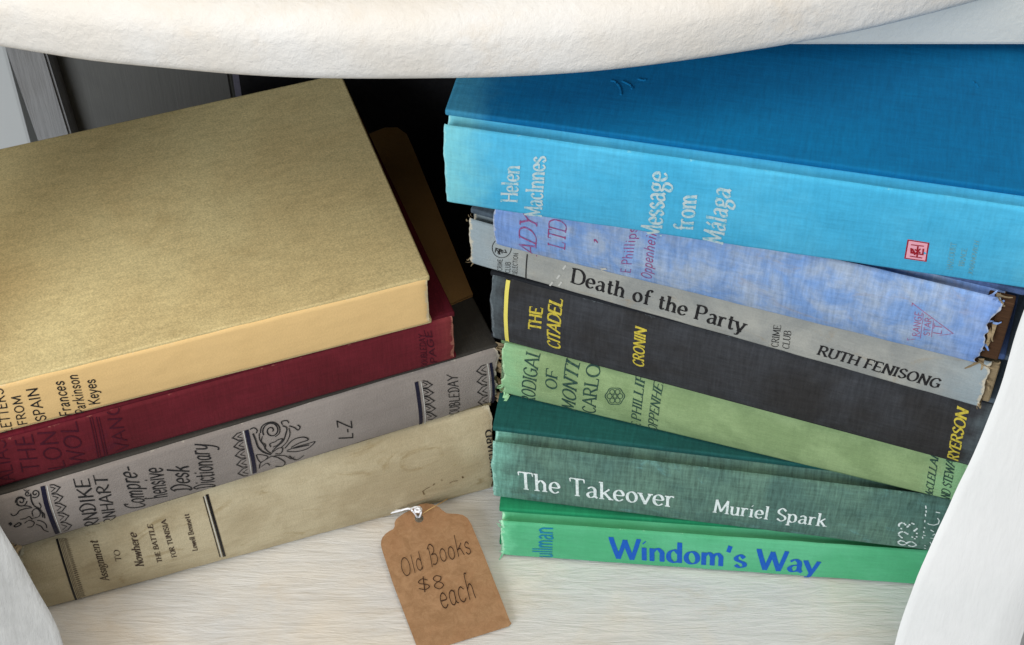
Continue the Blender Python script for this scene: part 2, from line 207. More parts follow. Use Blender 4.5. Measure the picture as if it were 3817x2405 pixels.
["dictionary","scroll_ornament","ink",0.405,0,[[114.97,12.92],[119.16,10.71],[121.6,6.79],[122.95,7.72]],26],
["dictionary","scroll_ornament","ink",0.4725,0,[[120.85,9.77],[123.74,4.41],[126.87,6.62]],26],
["dictionary","scroll_ornament","ink",0.405,0,[[109.42,8.15],[111.66,9.33],[112.84,6.91]],26],
["dictionary","scroll_ornament","ink",0.4725,0,[[114.24,18.78],[114.03,20.84],[116.22,21.13],[117.58,21.78],[119.26,21.35],[117.28,19.02],[115.06,18.4]],26],
["cream","dark_band","blackink",0.9,0,[[15.6,49.09],[15.58,38.92],[15.54,25.05],[15.35,2.13]],27],
["cream","rule_line","brownink",0.2,0,[[16.5,49.03],[16.5,38.85],[16.46,24.95],[16.37,2.61]],28],
["cream","rule_line","brownink",0.2,0,[[17.07,48.86],[17.07,38.61],[17.04,24.67],[16.95,2.02]],29],
["cream","rule_line","brownink",0.15,0,[[17.57,48.71],[17.57,38.41],[17.54,24.42],[17.45,1.49]],30],
["cream","braid_border","brownink",0.22,0,[[18.07,48.55],[19.23,47.72],[18.1,47.6],[19.25,46.74],[18.11,46.62],[19.27,45.72],[18.13,45.6],[19.28,44.68],[18.15,44.56],[19.3,43.61],[18.16,43.48],[19.31,42.5],[18.17,42.37],[19.33,41.37],[18.18,41.23],[19.34,40.2],[18.19,40.07],[19.35,39.01],[18.2,38.87],[19.35,37.79],[18.21,37.64],[19.36,36.53],[18.21,36.39],[19.36,35.25],[18.22,35.1],[19.37,33.94],[18.22,33.79],[19.37,32.6],[18.22,32.45],[19.37,31.24],[18.22,31.08],[19.37,29.86],[18.22,29.7],[19.37,28.46],[18.21,28.3],[19.37,27.05],[18.21,26.88],[19.37,25.61],[18.21,25.45],[19.36,24.14],[18.2,23.97],[19.36,22.63],[18.19,22.46],[19.35,21.08],[18.18,20.9],[19.34,19.46],[18.17,19.28],[19.32,17.78],[18.15,17.58],[19.31,16.01],[18.13,15.8],[19.28,14.13],[18.1,13.92],[19.25,12.13],[18.07,11.9],[19.21,9.98],[18.03,9.73],[19.17,7.63],[17.98,7.36],[19.1,5.05],[17.91,4.75]],31],
["cream","braid_border","brownink",0.22,0,[[17.75,48.65],[19.55,47.61],[17.77,47.71],[19.57,46.63],[17.79,46.73],[19.59,45.61],[17.81,45.71],[19.61,44.57],[17.82,44.67],[19.63,43.49],[17.84,43.6],[19.64,42.38],[17.85,42.49],[19.65,41.24],[17.86,41.36],[19.66,40.08],[17.87,40.19],[19.67,38.88],[17.88,39.0],[19.68,37.65],[17.88,37.78],[19.69,36.4],[17.89,36.53],[19.69,35.11],[17.89,35.24],[19.7,33.8],[17.89,33.93],[19.7,32.46],[17.89,32.6],[19.7,31.09],[17.89,31.23],[19.7,29.7],[17.89,29.85],[19.7,28.31],[17.89,28.45],[19.7,26.89],[17.88,27.04],[19.7,25.45],[17.88,25.61],[19.69,23.98],[17.87,24.14],[19.69,22.46],[17.86,22.63],[19.68,20.9],[17.85,21.07],[19.67,19.28],[17.84,19.46],[19.66,17.59],[17.82,17.77],[19.64,15.8],[17.8,16.0],[19.61,13.92],[17.77,14.13],[19.58,11.9],[17.74,12.13],[19.54,9.73],[17.7,9.98],[19.5,7.36],[17.65,7.63],[19.44,4.74],[17.58,5.05]],32],
["cream","dark_band","blackink",1.1,0,[[76.13,51.46],[76.58,40.99],[77.25,26.03],[78.05,6.96]],33],
["cream","pale_rule","whitechip",0.35,0,[[75.13,51.07],[75.59,40.74],[76.24,25.73],[76.93,7.18]],34],
["cream","rule_line","blackink",0.35,0,[[74.47,50.81],[74.88,40.38],[75.48,25.31],[76.15,7.78]],35],
["cream","stain_mark","stain",0.35,0,[[164.9,15.84],[164.21,19.16],[165.6,20.36],[167.32,21.06]],35],
["cream","stain_mark","stain",0.6,0,[[168.71,21.62],[169.58,22.52]],35],
["cream","stain_mark","stain",0.6,0,[[181.65,22.51],[182.17,21.08]],35],
["cream","stain_mark","stain",0.3,0,[[172.19,24.13],[173.03,23.47]],35],
["cream","stain_mark","stain",0.3,0,[[175.94,20.05],[177.67,20.76],[179.75,20.09]],35]]
LEGS = {"Ri":[[0.17543,0.42261,0.23914],[0.17401,0.4167,0.21226],[0.17116,0.41109,0.18677],[0.16902,0.40542,0.16102],[0.16586,0.40034,0.1379],[0.1597,0.39403,0.10922],[0.15368,0.38788,0.08125],[0.14965,0.38241,0.05641],[0.14768,0.37769,0.03497],[0.14632,0.37093,0.00424],[0.14591,0.35723,-0.05806]],"Ro":[[0.21187,0.41269,0.19406],[0.20967,0.40893,0.17693],[0.20699,0.40383,0.15379],[0.21285,0.39976,0.13527],[0.21245,0.39597,0.11804],[0.21087,0.39161,0.09824],[0.20884,0.38755,0.07979],[0.20402,0.38336,0.06073],[0.19991,0.37769,0.03497],[0.20092,0.37093,0.00424],[0.19007,0.35723,-0.05806]],"Li":[[-0.20055,0.40582,0.16281],[-0.19729,0.401,0.14089],[-0.1927,0.39554,0.11609],[-0.18722,0.39072,0.09419],[-0.18383,0.38815,0.0825],[-0.18032,0.38515,0.06886],[-0.17596,0.38179,0.05358],[-0.17412,0.37976,0.04435],[-0.17306,0.37769,0.03497],[-0.17102,0.37249,0.01131],[-0.16858,0.36288,-0.03238]],"Lo":[[-0.23736,0.40263,0.1483],[-0.23634,0.39767,0.12577],[-0.23373,0.3925,0.10226],[-0.23058,0.38755,0.07979],[-0.22678,0.38477,0.06716],[-0.2245,0.38193,0.05423],[-0.22096,0.37853,0.03878],[-0.21937,0.37655,0.02977],[-0.21858,0.37453,0.02061],[-0.21698,0.36936,-0.00291],[-0.21576,0.36008,-0.04509]]}
NOTE = [[-0.01594,0.50598,0.0953],[-0.02824,0.49893,0.0953],[-0.08537,0.48102,0.0953],[-0.11953,0.58501,0.0953],[-0.06477,0.60208,0.0953],[-0.05653,0.60712,0.0953],[-0.05086,0.60712,0.0953],[-0.04652,0.60264,0.0953],[-0.04378,0.59459,0.0953]]
BACK = {"leg":[[-0.23486,0.66,0.09404],[-0.23132,0.66,0.04096],[-0.23033,0.66,0.03537],[-0.21371,0.66,0.03537],[-0.21404,0.66,0.04511],[-0.21781,0.66,0.09022],[-0.21686,0.66,0.10034],[-0.23552,0.66,0.10034]],"panel":[[-0.22441,0.68,0.07356],[-0.22052,0.68,0.02708],[-0.1354,0.68,0.0535]],"strips":[[-0.13097,0.66,0.07469],[-0.12334,0.66,0.07469],[-0.12053,0.66,0.07469],[-0.11691,0.66,0.07469]]}
TOP = {"c":[-0.0385,0.916],"r":0.4815,"z":0.268}
APRON_Y = 0.4852
STAIN = [[-0.17754,0.40295,0.0],[-0.16738,0.39094,0.0]]
TAG = [[-0.03909,0.46372,0.009],[-0.03659,0.46414,0.00905],[-0.03383,0.46372,0.009],[-0.03105,0.46226,0.00884],[-0.02956,0.4607,0.00867],[-0.0278,0.45934,0.00852],[-0.02552,0.45914,0.0085],[-0.02324,0.45903,0.00849],[-0.02095,0.45852,0.00843],[-0.01888,0.45696,0.00826],[-0.01725,0.45413,0.00795],[-0.01584,0.45028,0.00752],[-0.01213,0.44064,0.00644],[-0.00893,0.43165,0.00541],[-0.00442,0.41914,0.00396],[-0.00088,0.40927,0.00279],[-0.00018,0.40832,0.00268],[-0.00132,0.40713,0.00254],[-0.0131,0.40309,0.00205],[-0.0248,0.39918,0.00158],[-0.03515,0.39581,0.00117],[-0.03642,0.39465,0.00103],[-0.0375,0.39465,0.00103],[-0.03846,0.39768,0.0014],[-0.04394,0.4119,0.00311],[-0.0493,0.42598,0.00476],[-0.05464,0.44216,0.00661],[-0.05519,0.44443,0.00687],[-0.05513,0.4462,0.00707],[-0.05465,0.44773,0.00724],[-0.05337,0.44951,0.00744],[-0.05183,0.45079,0.00758],[-0.05028,0.45171,0.00768],[-0.0497,0.4531,0.00784],[-0.04985,0.45464,0.00801],[-0.04932,0.45619,0.00818],[-0.04823,0.45748,0.00832],[-0.04602,0.45929,0.00852],[-0.04334,0.46085,0.00869],[-0.04156,0.46241,0.00886]]
HOLE = [[-0.03757,0.45696,0.00826],[-0.03764,0.45629,0.00819],[-0.0379,0.45569,0.00812],[-0.03831,0.45521,0.00807],[-0.03883,0.4549,0.00803],[-0.03941,0.4548,0.00802],[-0.04001,0.4549,0.00803],[-0.04055,0.45521,0.00807],[-0.04099,0.45569,0.00812],[-0.04128,0.45629,0.00819],[-0.04139,0.45696,0.00826],[-0.04132,0.45763,0.00834],[-0.04106,0.45824,0.0084],[-0.04066,0.45872,0.00846],[-0.04013,0.45903,0.00849],[-0.03954,0.45914,0.0085],[-0.03895,0.45903,0.00849],[-0.03841,0.45872,0.00846],[-0.03797,0.45824,0.0084],[-0.03768,0.45763,0.00834]]
TT = [["Old",[-0.04516,0.42866,0.0055],[-0.0366,0.43262,0.00596],[-0.04723,0.43686,0.00644]],["Books",[-0.03395,0.43386,0.0061],[-0.01706,0.44012,0.00681],[-0.03598,0.44289,0.00712]],["$8",[-0.0385,0.4218,0.0047],[-0.02748,0.42375,0.00493],[-0.04002,0.42792,0.00541]],["each",[-0.02883,0.41453,0.00385],[-0.01436,0.41961,0.00445],[-0.0315,0.42498,0.00507]]]
LOOP = [[-0.0528,0.46314,0.004],[-0.04984,0.46169,0.007],[-0.04644,0.46018,0.01],[-0.04314,0.45927,0.012],[-0.04038,0.45938,0.013],[-0.03867,0.45919,0.0125],[-0.03856,0.4574,0.0115],[-0.03944,0.45844,0.007],[-0.04035,0.45832,0.007],[-0.04106,0.45721,0.011],[-0.04209,0.45695,0.0135],[-0.04398,0.45854,0.013],[-0.04778,0.4595,0.01],[-0.05178,0.46213,0.005]]
THREAD = [[-0.039,0.459,0.007],[-0.03634,0.45861,0.011],[-0.03184,0.46107,0.012],[-0.02754,0.46729,0.008]]
KNOT = [-0.03985,0.45762,0.0135]
S = bpy.context.scene
COL = S.collection
# ---------------------------------------------------------------- camera, world, lamps
cam = bpy.data.objects.new('camera', bpy.data.cameras.new('camera')); COL.objects.link(cam)
cam.location = (0, 0, CZ); cam.rotation_euler = (math.pi/2 - TH, 0, 0)
cam.data.sensor_width = 36; cam.data.lens = 36*F/3817
cam.data.clip_start = .02; cam.data.clip_end = 20
cam.data.dof.use_dof = True; cam.data.dof.focus_distance = .66; cam.data.dof.aperture_fstop = 110
S.camera = cam
W = bpy.data.worlds.new('World'); S.world = W; W.use_nodes = True
bg = W.node_tree.nodes['Background']; bg.inputs[0].default_value = (.86, .93, 1, 1); bg.inputs[1].default_value = .37
def area(name, loc, target, size, power, col):
    l = bpy.data.lights.new(name, 'AREA'); l.shape = 'RECTANGLE'; l.size, l.size_y = size; l.energy = power; l.color = col
    o = bpy.data.objects.new(name, l); COL.objects.link(o); o.location = loc
    o.rotation_euler = (Vector(target)-Vector(loc)).to_track_quat('-Z', 'Y').to_euler(); return o
area('window_light', (-1.3, -1.5, 1.15), (.0, .47, .1), (1.35, 1.2), 51, (.92, .96, 1))
area('ceiling_light', (.1, -.25, 2.2), (.0, .45, .1), (1.4, 1.4), 24, (1, .87, .72))
S.view_settings.view_transform = 'Standard'; S.view_settings.look = 'None'; S.view_settings.exposure = 0; S.view_settings.gamma = 1
# ---------------------------------------------------------------- helpers
def lin(r, g, b): return tuple(((x/255)/12.92 if x/255 <= .04045 else (((x/255)+.055)/1.055)**2.4) for x in (r, g, b))
def empty(name, label, cat, loc=(0, 0, 0), rz=0, group=None):
    o = bpy.data.objects.new(name, None); COL.objects.link(o); o.location = loc; o.rotation_euler = (0, 0, rz); o.empty_display_size = .02
    return tag(o, label, cat, group)
def tag(o, label=None, cat=None, group=None, kind=None):
    for k, v in (('label', label), ('category', cat), ('group', group), ('kind', kind)):
        if v: o[k] = v
    return o
def mesh(name, verts, faces, mat, parent=None, smooth=False):
    me = bpy.data.meshes.new(name); me.from_pydata([tuple(v) for v in verts], [], faces); me.validate(); me.update()
    return put(name, me, mat, parent, smooth)
def put(name, me, mat, parent=None, smooth=False):
    if mat is not None and not me.materials: me.materials.append(mat)
    if smooth: me.polygons.foreach_set('use_smooth', [True]*len(me.polygons))
    o = bpy.data.objects.new(name, me); COL.objects.link(o); o.parent = parent; return o
def bm_put(name, bm, mat, parent=None, smooth=False):
    me = bpy.data.meshes.new(name); bmesh.ops.recalc_face_normals(bm, faces=bm.faces); bm.to_mesh(me); bm.free()
    return put(name, me, mat, parent, smooth)
def smooth_by_angle(o, deg=35):
    me = o.data; me.polygons.foreach_set('use_smooth', [True]*len(me.polygons))
    me.set_sharp_from_angle(angle=math.radians(deg))
def box(bm, x0, x1, y0, y1, z0, z1, bev=0, seg=2):
    r = bmesh.ops.create_cube(bm, size=1, matrix=Matrix.Translation(((x0+x1)/2, (y0+y1)/2, (z0+z1)/2)) @ Matrix.Diagonal((x1-x0, y1-y0, z1-z0, 1)))
    if bev: bmesh.ops.bevel(bm, geom=list({e for v in r['verts'] for e in v.link_edges}), offset=bev, segments=seg, affect='EDGES', profile=.6)
def catmull(P, n=6, closed=False):
    P = [Vector(p) for p in P]; out = []; m = len(P)
    rng = range(m if closed else m-1)
    for i in rng:
        g = (lambda k: P[k % m]) if closed else (lambda k: P[max(0, min(m-1, k))])
        a, b, c, d = g(i-1), g(i), g(i+1), g(i+2)
        for k in range(n):
            t = k/n
            out.append(.5*((2*b)+(c-a)*t+(2*a-5*b+4*c-d)*t*t+(3*b-a-3*c+d)*t*t*t))
    if not closed: out.append(P[-1])
    return out
# ---------------------------------------------------------------- materials
class NT:
    def __init__(s, name):
        s.m = bpy.data.materials.new(name); s.m.use_nodes = True; s.t = s.m.node_tree; s.b = s.t.nodes['Principled BSDF']
        s.tc = s.t.nodes.new('ShaderNodeTexCoord')
    def n(s, kind, **k):
        q = s.t.nodes.new('ShaderNode'+kind)
        for a, v in k.items(): setattr(q, a, v)
        return q
    def l(s, a, b): s.t.links.new(a, b)
    def noise(s, scale=(1, 1, 1), detail=3, rough=.5, dist=0, loc=(0, 0, 0)):
        mp = s.n('Mapping'); mp.inputs['Scale'].default_value = scale; mp.inputs['Location'].default_value = loc; s.l(s.tc.outputs['Object'], mp.inputs[0])
        q = s.n('TexNoise'); q.inputs['Scale'].default_value = 1; q.inputs['Detail'].default_value = detail; q.inputs['Roughness'].default_value = rough; q.inputs['Distortion'].default_value = dist
        s.l(mp.outputs[0], q.inputs['Vector']); return q.outputs['Fac']
    def math(s, op, a, b=0, c=None, clamp=False):
        q = s.n('Math', operation=op, use_clamp=clamp)
        for i, v in enumerate((a, b) if c is None else (a, b, c)):
            if hasattr(v, 'default_value'): s.l(v, q.inputs[i])
            else: q.inputs[i].default_value = v
        return q.outputs[0]
    def ramp(s, f, a, b, smooth=True):
        q = s.n('MapRange'); q.interpolation_type = 'SMOOTHSTEP' if smooth else 'LINEAR'
        s.l(f, q.inputs['Value']); q.inputs['From Min'].default_value = a; q.inputs['From Max'].default_value = b; return q.outputs[0]
    def mix(s, f, a, b, mode='MIX'):
        q = s.n('Mix', data_type='RGBA', blend_type=mode)
        for i, v in ((0, f), (6, a), (7, b)):
            if hasattr(v, 'default_value') and hasattr(v, 'links'): s.l(v, q.inputs[i])
            else: q.inputs[i].default_value = v if i == 0 else (*v[:3], 1)
        return q.outputs[2]
    def xyz(s):
        q = s.n('SeparateXYZ'); s.l(s.tc.outputs['Object'], q.inputs[0]); return q.outputs
    def bump(s, h, dist, strength=1):
        q = s.n('Bump'); q.inputs['Distance'].default_value = dist; q.inputs['Strength'].default_value = strength; s.l(h, q.inputs['Height']); s.l(q.outputs[0], s.b.inputs['Normal'])
    def out(s, col, rough=.8, spec=.3):
        if hasattr(col, 'links'): s.l(col, s.b.inputs['Base Color'])
        else: s.b.inputs['Base Color'].default_value = (*col[:3], 1)
        s.b.inputs['Roughness'].default_value = rough; s.b.inputs['Specular IOR Level'].default_value = spec
        return s.m
SEED = [0]
def cloth(name, c1, c2, wear=None, mott=25, weave=.35, fade=None, fadew=.014, L=.2, stain=None, fine=1.0, mlo=.35, mhi=.65, rough=.85, bumpd=.00015, grain=.22, streak=1.0):
    """book cloth: mottled dye, crossed threads, bleached ends and rubbed edges"""
    s = NT(name); SEED[0] += 1; o = (SEED[0]*3.7, SEED[0]*1.3, SEED[0]*2.1)
    col = s.mix(s.ramp(s.noise((mott, mott, mott), 5, .62, .4, o), mlo, mhi), c1, c2)
    a = s.noise((820*fine, 95, 95), 3, .6, 0, o); b = s.noise((95, 820*fine, 820*fine), 3, .6, 0, o); g = s.noise((1500, 1500, 1500), 2, .7, 0, o)
    wv = s.math('ADD', s.math('MULTIPLY', a, streak), s.math('MULTIPLY', b, .8)); wv = s.math('ADD', wv, s.math('MULTIPLY', g, grain*2))
    k = .5*(streak+.8+grain*2)
    mul = s.math('ADD', s.math('MULTIPLY', s.math('SUBTRACT', wv, k), weave*2.2), 1)
    q = s.n('CombineColor'); [s.l(mul, q.inputs[i]) for i in range(3)]
    if stain:
        st = s.ramp(s.noise((38, 38, 60), 6, .7, 1.2, (o[1], o[0], 5)), .56, .72)
        col = s.mix(s.math('MULTIPLY', st, stain[1]), col, stain[0])
    if fade:
        x = s.xyz()[0]; nz = s.math('MULTIPLY', s.math('SUBTRACT', s.noise((110, 110, 110), 4, .6, 0, o), .5), .02)
        e = s.math('MINIMUM', x, s.math('SUBTRACT', L, x)); e = s.math('ADD', e, nz)
        f = s.ramp(e, fadew, 0.0); col = s.mix(s.math('MULTIPLY', f, fade[1]), col, fade[0])
    if wear:
        at = s.n('Attribute', attribute_name='wear'); nz = s.noise((330, 330, 330), 5, .7, 0, o)
        w = s.ramp(s.math('ADD', at.outputs['Fac'], s.math('MULTIPLY', s.math('SUBTRACT', nz, .5), 1.5)), .52, .82)
        col = s.mix(w, col, wear)
    col = s.mix(1, col, q.outputs[0], 'MULTIPLY')
    s.bump(wv, bumpd, .9)
    return s.out(col, rough, .2)
INKS = {}
def ink(name, rgb, thin=0, rough=.6, under=None):
    s = NT('print_'+name); c = lin(*rgb)
    g = s.noise((700, 700, 700), 4, .75, 0, (len(name), 2, 3))
    d = under and lin(*under) or tuple(min(1, x*1.5+.03) for x in c)
    col = s.mix(s.math('MULTIPLY', s.ramp(g, .44, .66), thin), c, d)
    INKS[name] = s.out(col, rough, .25)
ink('silver', (190, 208, 210), 1, .45, (108, 182, 202)); ink('dimgilt', (120, 165, 165), .8, .6, (90, 185, 210))
ink('redink', (150, 75, 120), .8, .8, (125, 130, 190)); ink('fadered', (165, 88, 120), .6, .8, (130, 140, 195))
ink('ink', (24, 24, 27), .5, .7, (70, 68, 66)); ink('blackink', (18, 16, 16), .2); ink('brownink', (62, 48, 40), .5, .8, (120, 108, 84))
ink('yellow', (204, 186, 70), .6, .6, (110, 100, 40)); ink('paleyellow', (232, 218, 104), .3, .5, (210, 200, 120))
ink('darkgreen', (38, 66, 62), .5, .8, (85, 120, 85)); ink('white', (226, 236, 236), .55, .5, (150, 180, 170))
ink('blueink', (10, 84, 180), .25, .6, (30, 120, 170)); ink('tealink', (8, 118, 158), .4, .6, (50, 150, 150))
ink('darkmaroon', (62, 12, 30), .5, .8, (88, 24, 36)); ink('navy', (24, 24, 44), .25, .6, (46, 46, 66)); ink('whitechip', (196, 196, 190), .3)
ink('pink', (236, 170, 186), .3, .6, (214, 150, 170)); ink('redlogo', (150, 22, 38), .2); ink('stain', (92, 72, 44), .5, .8, (140, 122, 84)); ink('pen', (48, 26, 16), .2, .6, (80, 48, 30))
# ---------------------------------------------------------------- stroke lettering (units: cap height 10)
GL = {
'A': (8, 'L 0 0 4 10 8 0|L 1.6 3.5 6.4 3.5'), 'B': (7, 'L 1 0 1 10|C 1 10 4.4 9.8 5.6 7.6 4.4 5.4 1 5.2|C 1 5.2 5 5 6.5 2.6 5 .2 1 0'),
'C': (7.6, 'C 7 8.2 4.6 10 1.8 8.6 .7 5 1.8 1.4 4.6 0 7.1 1.8'), 'D': (8.2, 'L 1 0 1 10|C 1 10 5 9.8 7.4 7.5 7.8 5 7.4 2.5 5 .2 1 0'),
'E': (6.6, 'L 1 0 1 10|L 1 10 6 10|L 1 5.2 5 5.2|L 1 0 6.2 0'), 'F': (6.2, 'L 1 0 1 10|L 1 10 6 10|L 1 5.2 5 5.2'),
'G': (8, 'C 7 8.2 4.6 10 1.8 8.6 .7 5 1.8 1.4 4.6 0 7 1.6|L 7 1 7 4.6 4.8 4.6'), 'H': (8, 'L 1 0 1 10|L 7 0 7 10|L 1 5.2 7 5.2'),
'I': (2.6, 'L 1.3 0 1.3 10'), 'J': (5, 'C 4 10 4 3 3.4 .6 1.6 -.4 .3 .8'), 'K': (7.4, 'L 1 0 1 10|L 6.8 10 1 4|L 2.8 5.9 7.2 0'), 'L': (6.2, 'L 1 0 1 10|L 1 0 6 0'),
'M': (10, 'L 1 0 1.4 10 5 1.5 8.6 10 9 0'), 'N': (8, 'L 1 0 1 10 7 0 7 10'), 'O': (8.4, 'O 4.2 5 3.6 5'),
'P': (6.6, 'L 1 0 1 10|C 1 10 4.6 9.8 6 7.4 4.6 5 1 4.8'), 'R': (7.4, 'L 1 0 1 10|C 1 10 4.6 9.8 6 7.5 4.6 5.2 1 5|L 3.4 5 7 0'),
'S': (6.2, 'C 5.6 8.2 3.2 10 .9 8.3 1.2 6.4 3.2 5.2 5.4 3.8 5.6 1.7 3.2 0 .6 1.8'), 'T': (7, 'L 0 10 7 10|L 3.5 10 3.5 0'),
'U': (7.8, 'C 1 10 1 6 1.2 2 3.9 0 6.6 2 6.8 6 6.8 10'), 'V': (7.6, 'L 0 10 3.8 0 7.6 10'), 'W': (11, 'L 0 10 2.8 0 5.5 9 8.2 0 11 10'),
'Y': (7, 'L 0 10 3.5 5 7 10|L 3.5 5 3.5 0'), 'Z': (7, 'L .6 10 6.4 10 .4 0 6.8 0'),
'8': (6.2, 'C 5.2 8.6 3 10 1 8.3 1.8 6.2 4.6 4.4 5.4 2.2 3 0 .7 2.2 1.6 4.4 4.4 6.2 5.2 8.6'), '2': (6, 'C .6 8 3 10 5.4 8 4.4 5 .6 0|L .6 0 5.8 0'), '3': (6, 'C .6 8.6 3 10 5 7.8 2.6 5.3|C 2.6 5.3 5.6 2.8 3 0 .4 1.5'),
'$': (7, 'C 5.8 7.6 3.4 9 1.1 7.6 1.4 6 3.4 5.1 5.6 4 5.8 2.2 3.4 1 .4 2.4|L 4 10.6 3 -.8'), '-': (4, 'L .5 3.6 3.6 3.6'), "'": (2.4, 'L 1.6 10.4 .8 7.6'), '·': (2.6, 'L 1 4.2 1.6 4.2'), ',': (3, 'C 1 1.6 2 1.8 2.2 .6 1.2 -1'),
' ': (3.4, ''), 'a': (5.8, 'C .9 5.4 2.6 6.5 4.2 5.6 4.5 4 4.5 1.2 5.6 .1|C 4.5 3.8 2 3.4 .7 1.8 1.6 .1 3.2 .4 4.5 1.8'),
'á': (5.8, 'C .9 5.4 2.6 6.5 4.2 5.6 4.5 4 4.5 1.2 5.6 .1|C 4.5 3.8 2 3.4 .7 1.8 1.6 .1 3.2 .4 4.5 1.8|L 2.6 7.6 4.2 9.6'),
'c': (5.2, 'C 4.8 5.2 3 6.5 1.1 5.3 .6 3.2 1.1 1.1 3 0 4.9 1.3'), 'd': (6.2, 'L 5 0 5 10|C 5 4.8 3 6.5 1.1 5.3 .6 3.2 1.1 1.1 3 0 5 1.6'),
'e': (5.4, 'C .8 3.4 4.8 3.5 4.5 5.6 2.8 6.5 1.1 5.3 .6 3 1.2 1 3 0 4.9 1.3'), 'f': (3.8, 'C 4.6 9.2 3.4 10.2 2 9.2 1.7 7 1.7 3 1.7 0|L .2 6.2 3.8 6.2'),
'g': (5.8, 'O 2.6 4.5 1.9 1.9|C 1.5 2.8 .9 1.5 4.4 .7 5.1 -1 3.3 -3 1 -2.6 .6 -1.3 2 .6|L 4.1 5.8 5.6 6.4'), 'h': (6.2, 'L 1 0 1 10|C 1 4.4 3 6.5 4.9 5 5 3 5 0'),
'i': (2.6, 'L 1.3 0 1.3 6.4|L 1.2 9 1.5 8.7'), 'k': (5.8, 'L 1 0 1 10|L 4.9 6.4 1 2.8|L 2.4 3.9 5.6 0'), 'l': (2.6, 'L 1.3 0 1.3 10'),
'm': (9, 'L 1 0 1 6.4|C 1 4.4 2.8 6.5 4.3 5 4.4 3 4.4 0|C 4.4 4.4 6.2 6.5 7.7 5 7.8 3 7.8 0'), 'n': (6.2, 'L 1 0 1 6.4|C 1 4.4 3 6.5 4.9 5 5 3 5 0'), 'o': (5.8, 'O 2.9 3.2 2.3 3.2'),
'p': (6.2, 'L 1 -3 1 6.4|C 1 4.8 3 6.5 5 5.3 5.4 3.2 5 1.1 3 0 1 1.5'), 'r': (4.4, 'L 1 0 1 6.4|C 1 4.2 2.4 6.3 4.2 6'), 's': (4.6, 'C 4 5.1 2.4 6.5 .9 5.2 1.1 4 2.4 3.3 4 2.4 4.1 .9 2.4 0 .6 1.3'),
't': (4, 'C 1.7 8.6 1.7 5 1.8 1.2 2.7 0 3.9 .8|L .2 6.3 3.7 6.3'), 'u': (6.2, 'C 1 6.4 1 3 1.3 .8 2.9 0 5 1.8|L 5 6.4 5 0'), 'v': (5.6, 'L .2 6.4 2.8 0 5.4 6.4'), 'w': (8.4, 'L .2 6.4 2.2 0 4.2 6 6.2 0 8.2 6.4'),
'y': (5.6, 'L .2 6.4 2.8 0|C 5.4 6.4 2.8 0 1.7 -2.6 .2 -2.8')}
HAND = dict(GL); HAND.update({'a': (5.6, 'C 4.6 5.4 3 6.4 1 5.3 .6 3 1.2 .8 2.8 .2 4.3 2 4.7 6|C 4.7 6 4.4 1.6 5.8 .4'), 'B': (7.4, 'C 1.2 -.6 1.6 5 1.4 9|C .2 8.6 2.6 10.8 5.2 9 4.8 6.6 2.6 5.4|C 2.6 5.4 6 5 6.6 2.4 4.6 .2 2.4 .6'),
 'D': (8, 'C 1.6 9 2.2 4 1.6 .4|C 0 9 3 11 6.6 8 7 4 4.6 .6 1.6 0 .4 1'), 'C': (7, 'C 6 8.8 6.4 10.4 4 10.2 1.2 8 .6 4 1.8 .6 4.4 0 6.6 2'), 'k': (5.6, 'C 1.4 11 1.2 5 1 0|C 5 6.2 3 4.4 1.2 3.2 3.6 3.6 5.6 0'),
 'h': (6.2, 'C 3 11 1.6 11 1.2 6 1 0|C 1 4 3 6.4 4.6 5.2 4.8 2 5.2 0'), 'y': (5.8, 'C .8 6 1.2 2 3 1 4.6 3 5 6.2|C 5 6.2 4.6 -1 2.8 -4.6 .2 -4.4'), 'A': (8, 'C 0 0 2 5 4 10 6 5 7.6 0|C 1.2 3.2 4 4 6.8 3.6'), 'R': (7.4, 'C 1 0 1.2 5 1.4 9.6|C 0 8.6 3 10.6 6 8.4 4.6 5.4 1.6 5|C 2.6 5 5 2 7.6 .2')})
STY = {'serif': (1.35, .45, 1, 0, 1.0), 'bold': (1.9, .8, 1, 0, .7), 'sans': (1.1, .85, 0, 0, 1.3), 'italic': (1.3, .55, 1, .16, .9), 'heavy': (2.1, 1.15, 1, .1, .7), 'fat': (2.0, .55, .7, 0, .8),
       'cond': (1.3, .9, 0, 0, .4), 'brush': (1.35, 1.05, 0, 0, 1.2), 'hand': (1.15, .6, 0, 0, .8), 'deco': (1.0, .5, 1, .1, .9), 'dots': (1.5, 1.3, 0, 0, 1.0), 'pen': (.62, .55, 0, 0, 1.1)}
def strokes_of(code):
    out = []
    for s in code.split('|'):
        if not s: continue
        k = s[0]; v = [float(x) for x in s[1:].split()]
        if k == 'O':
            pts = [Vector((v[0]+v[2]*math.sin(a*math.pi/12), v[1]+v[3]*math.cos(a*math.pi/12))) for a in range(25)]; out.append((pts, 1))
        else:
            P = [Vector((v[i], v[i+1])) for i in range(0, len(v), 2)]
            if k == 'C': P = [p.to_2d() for p in catmull([(*p, 0) for p in P], 4)]; out.append((P, 0))
            else: out.append((P, 0))
    return out
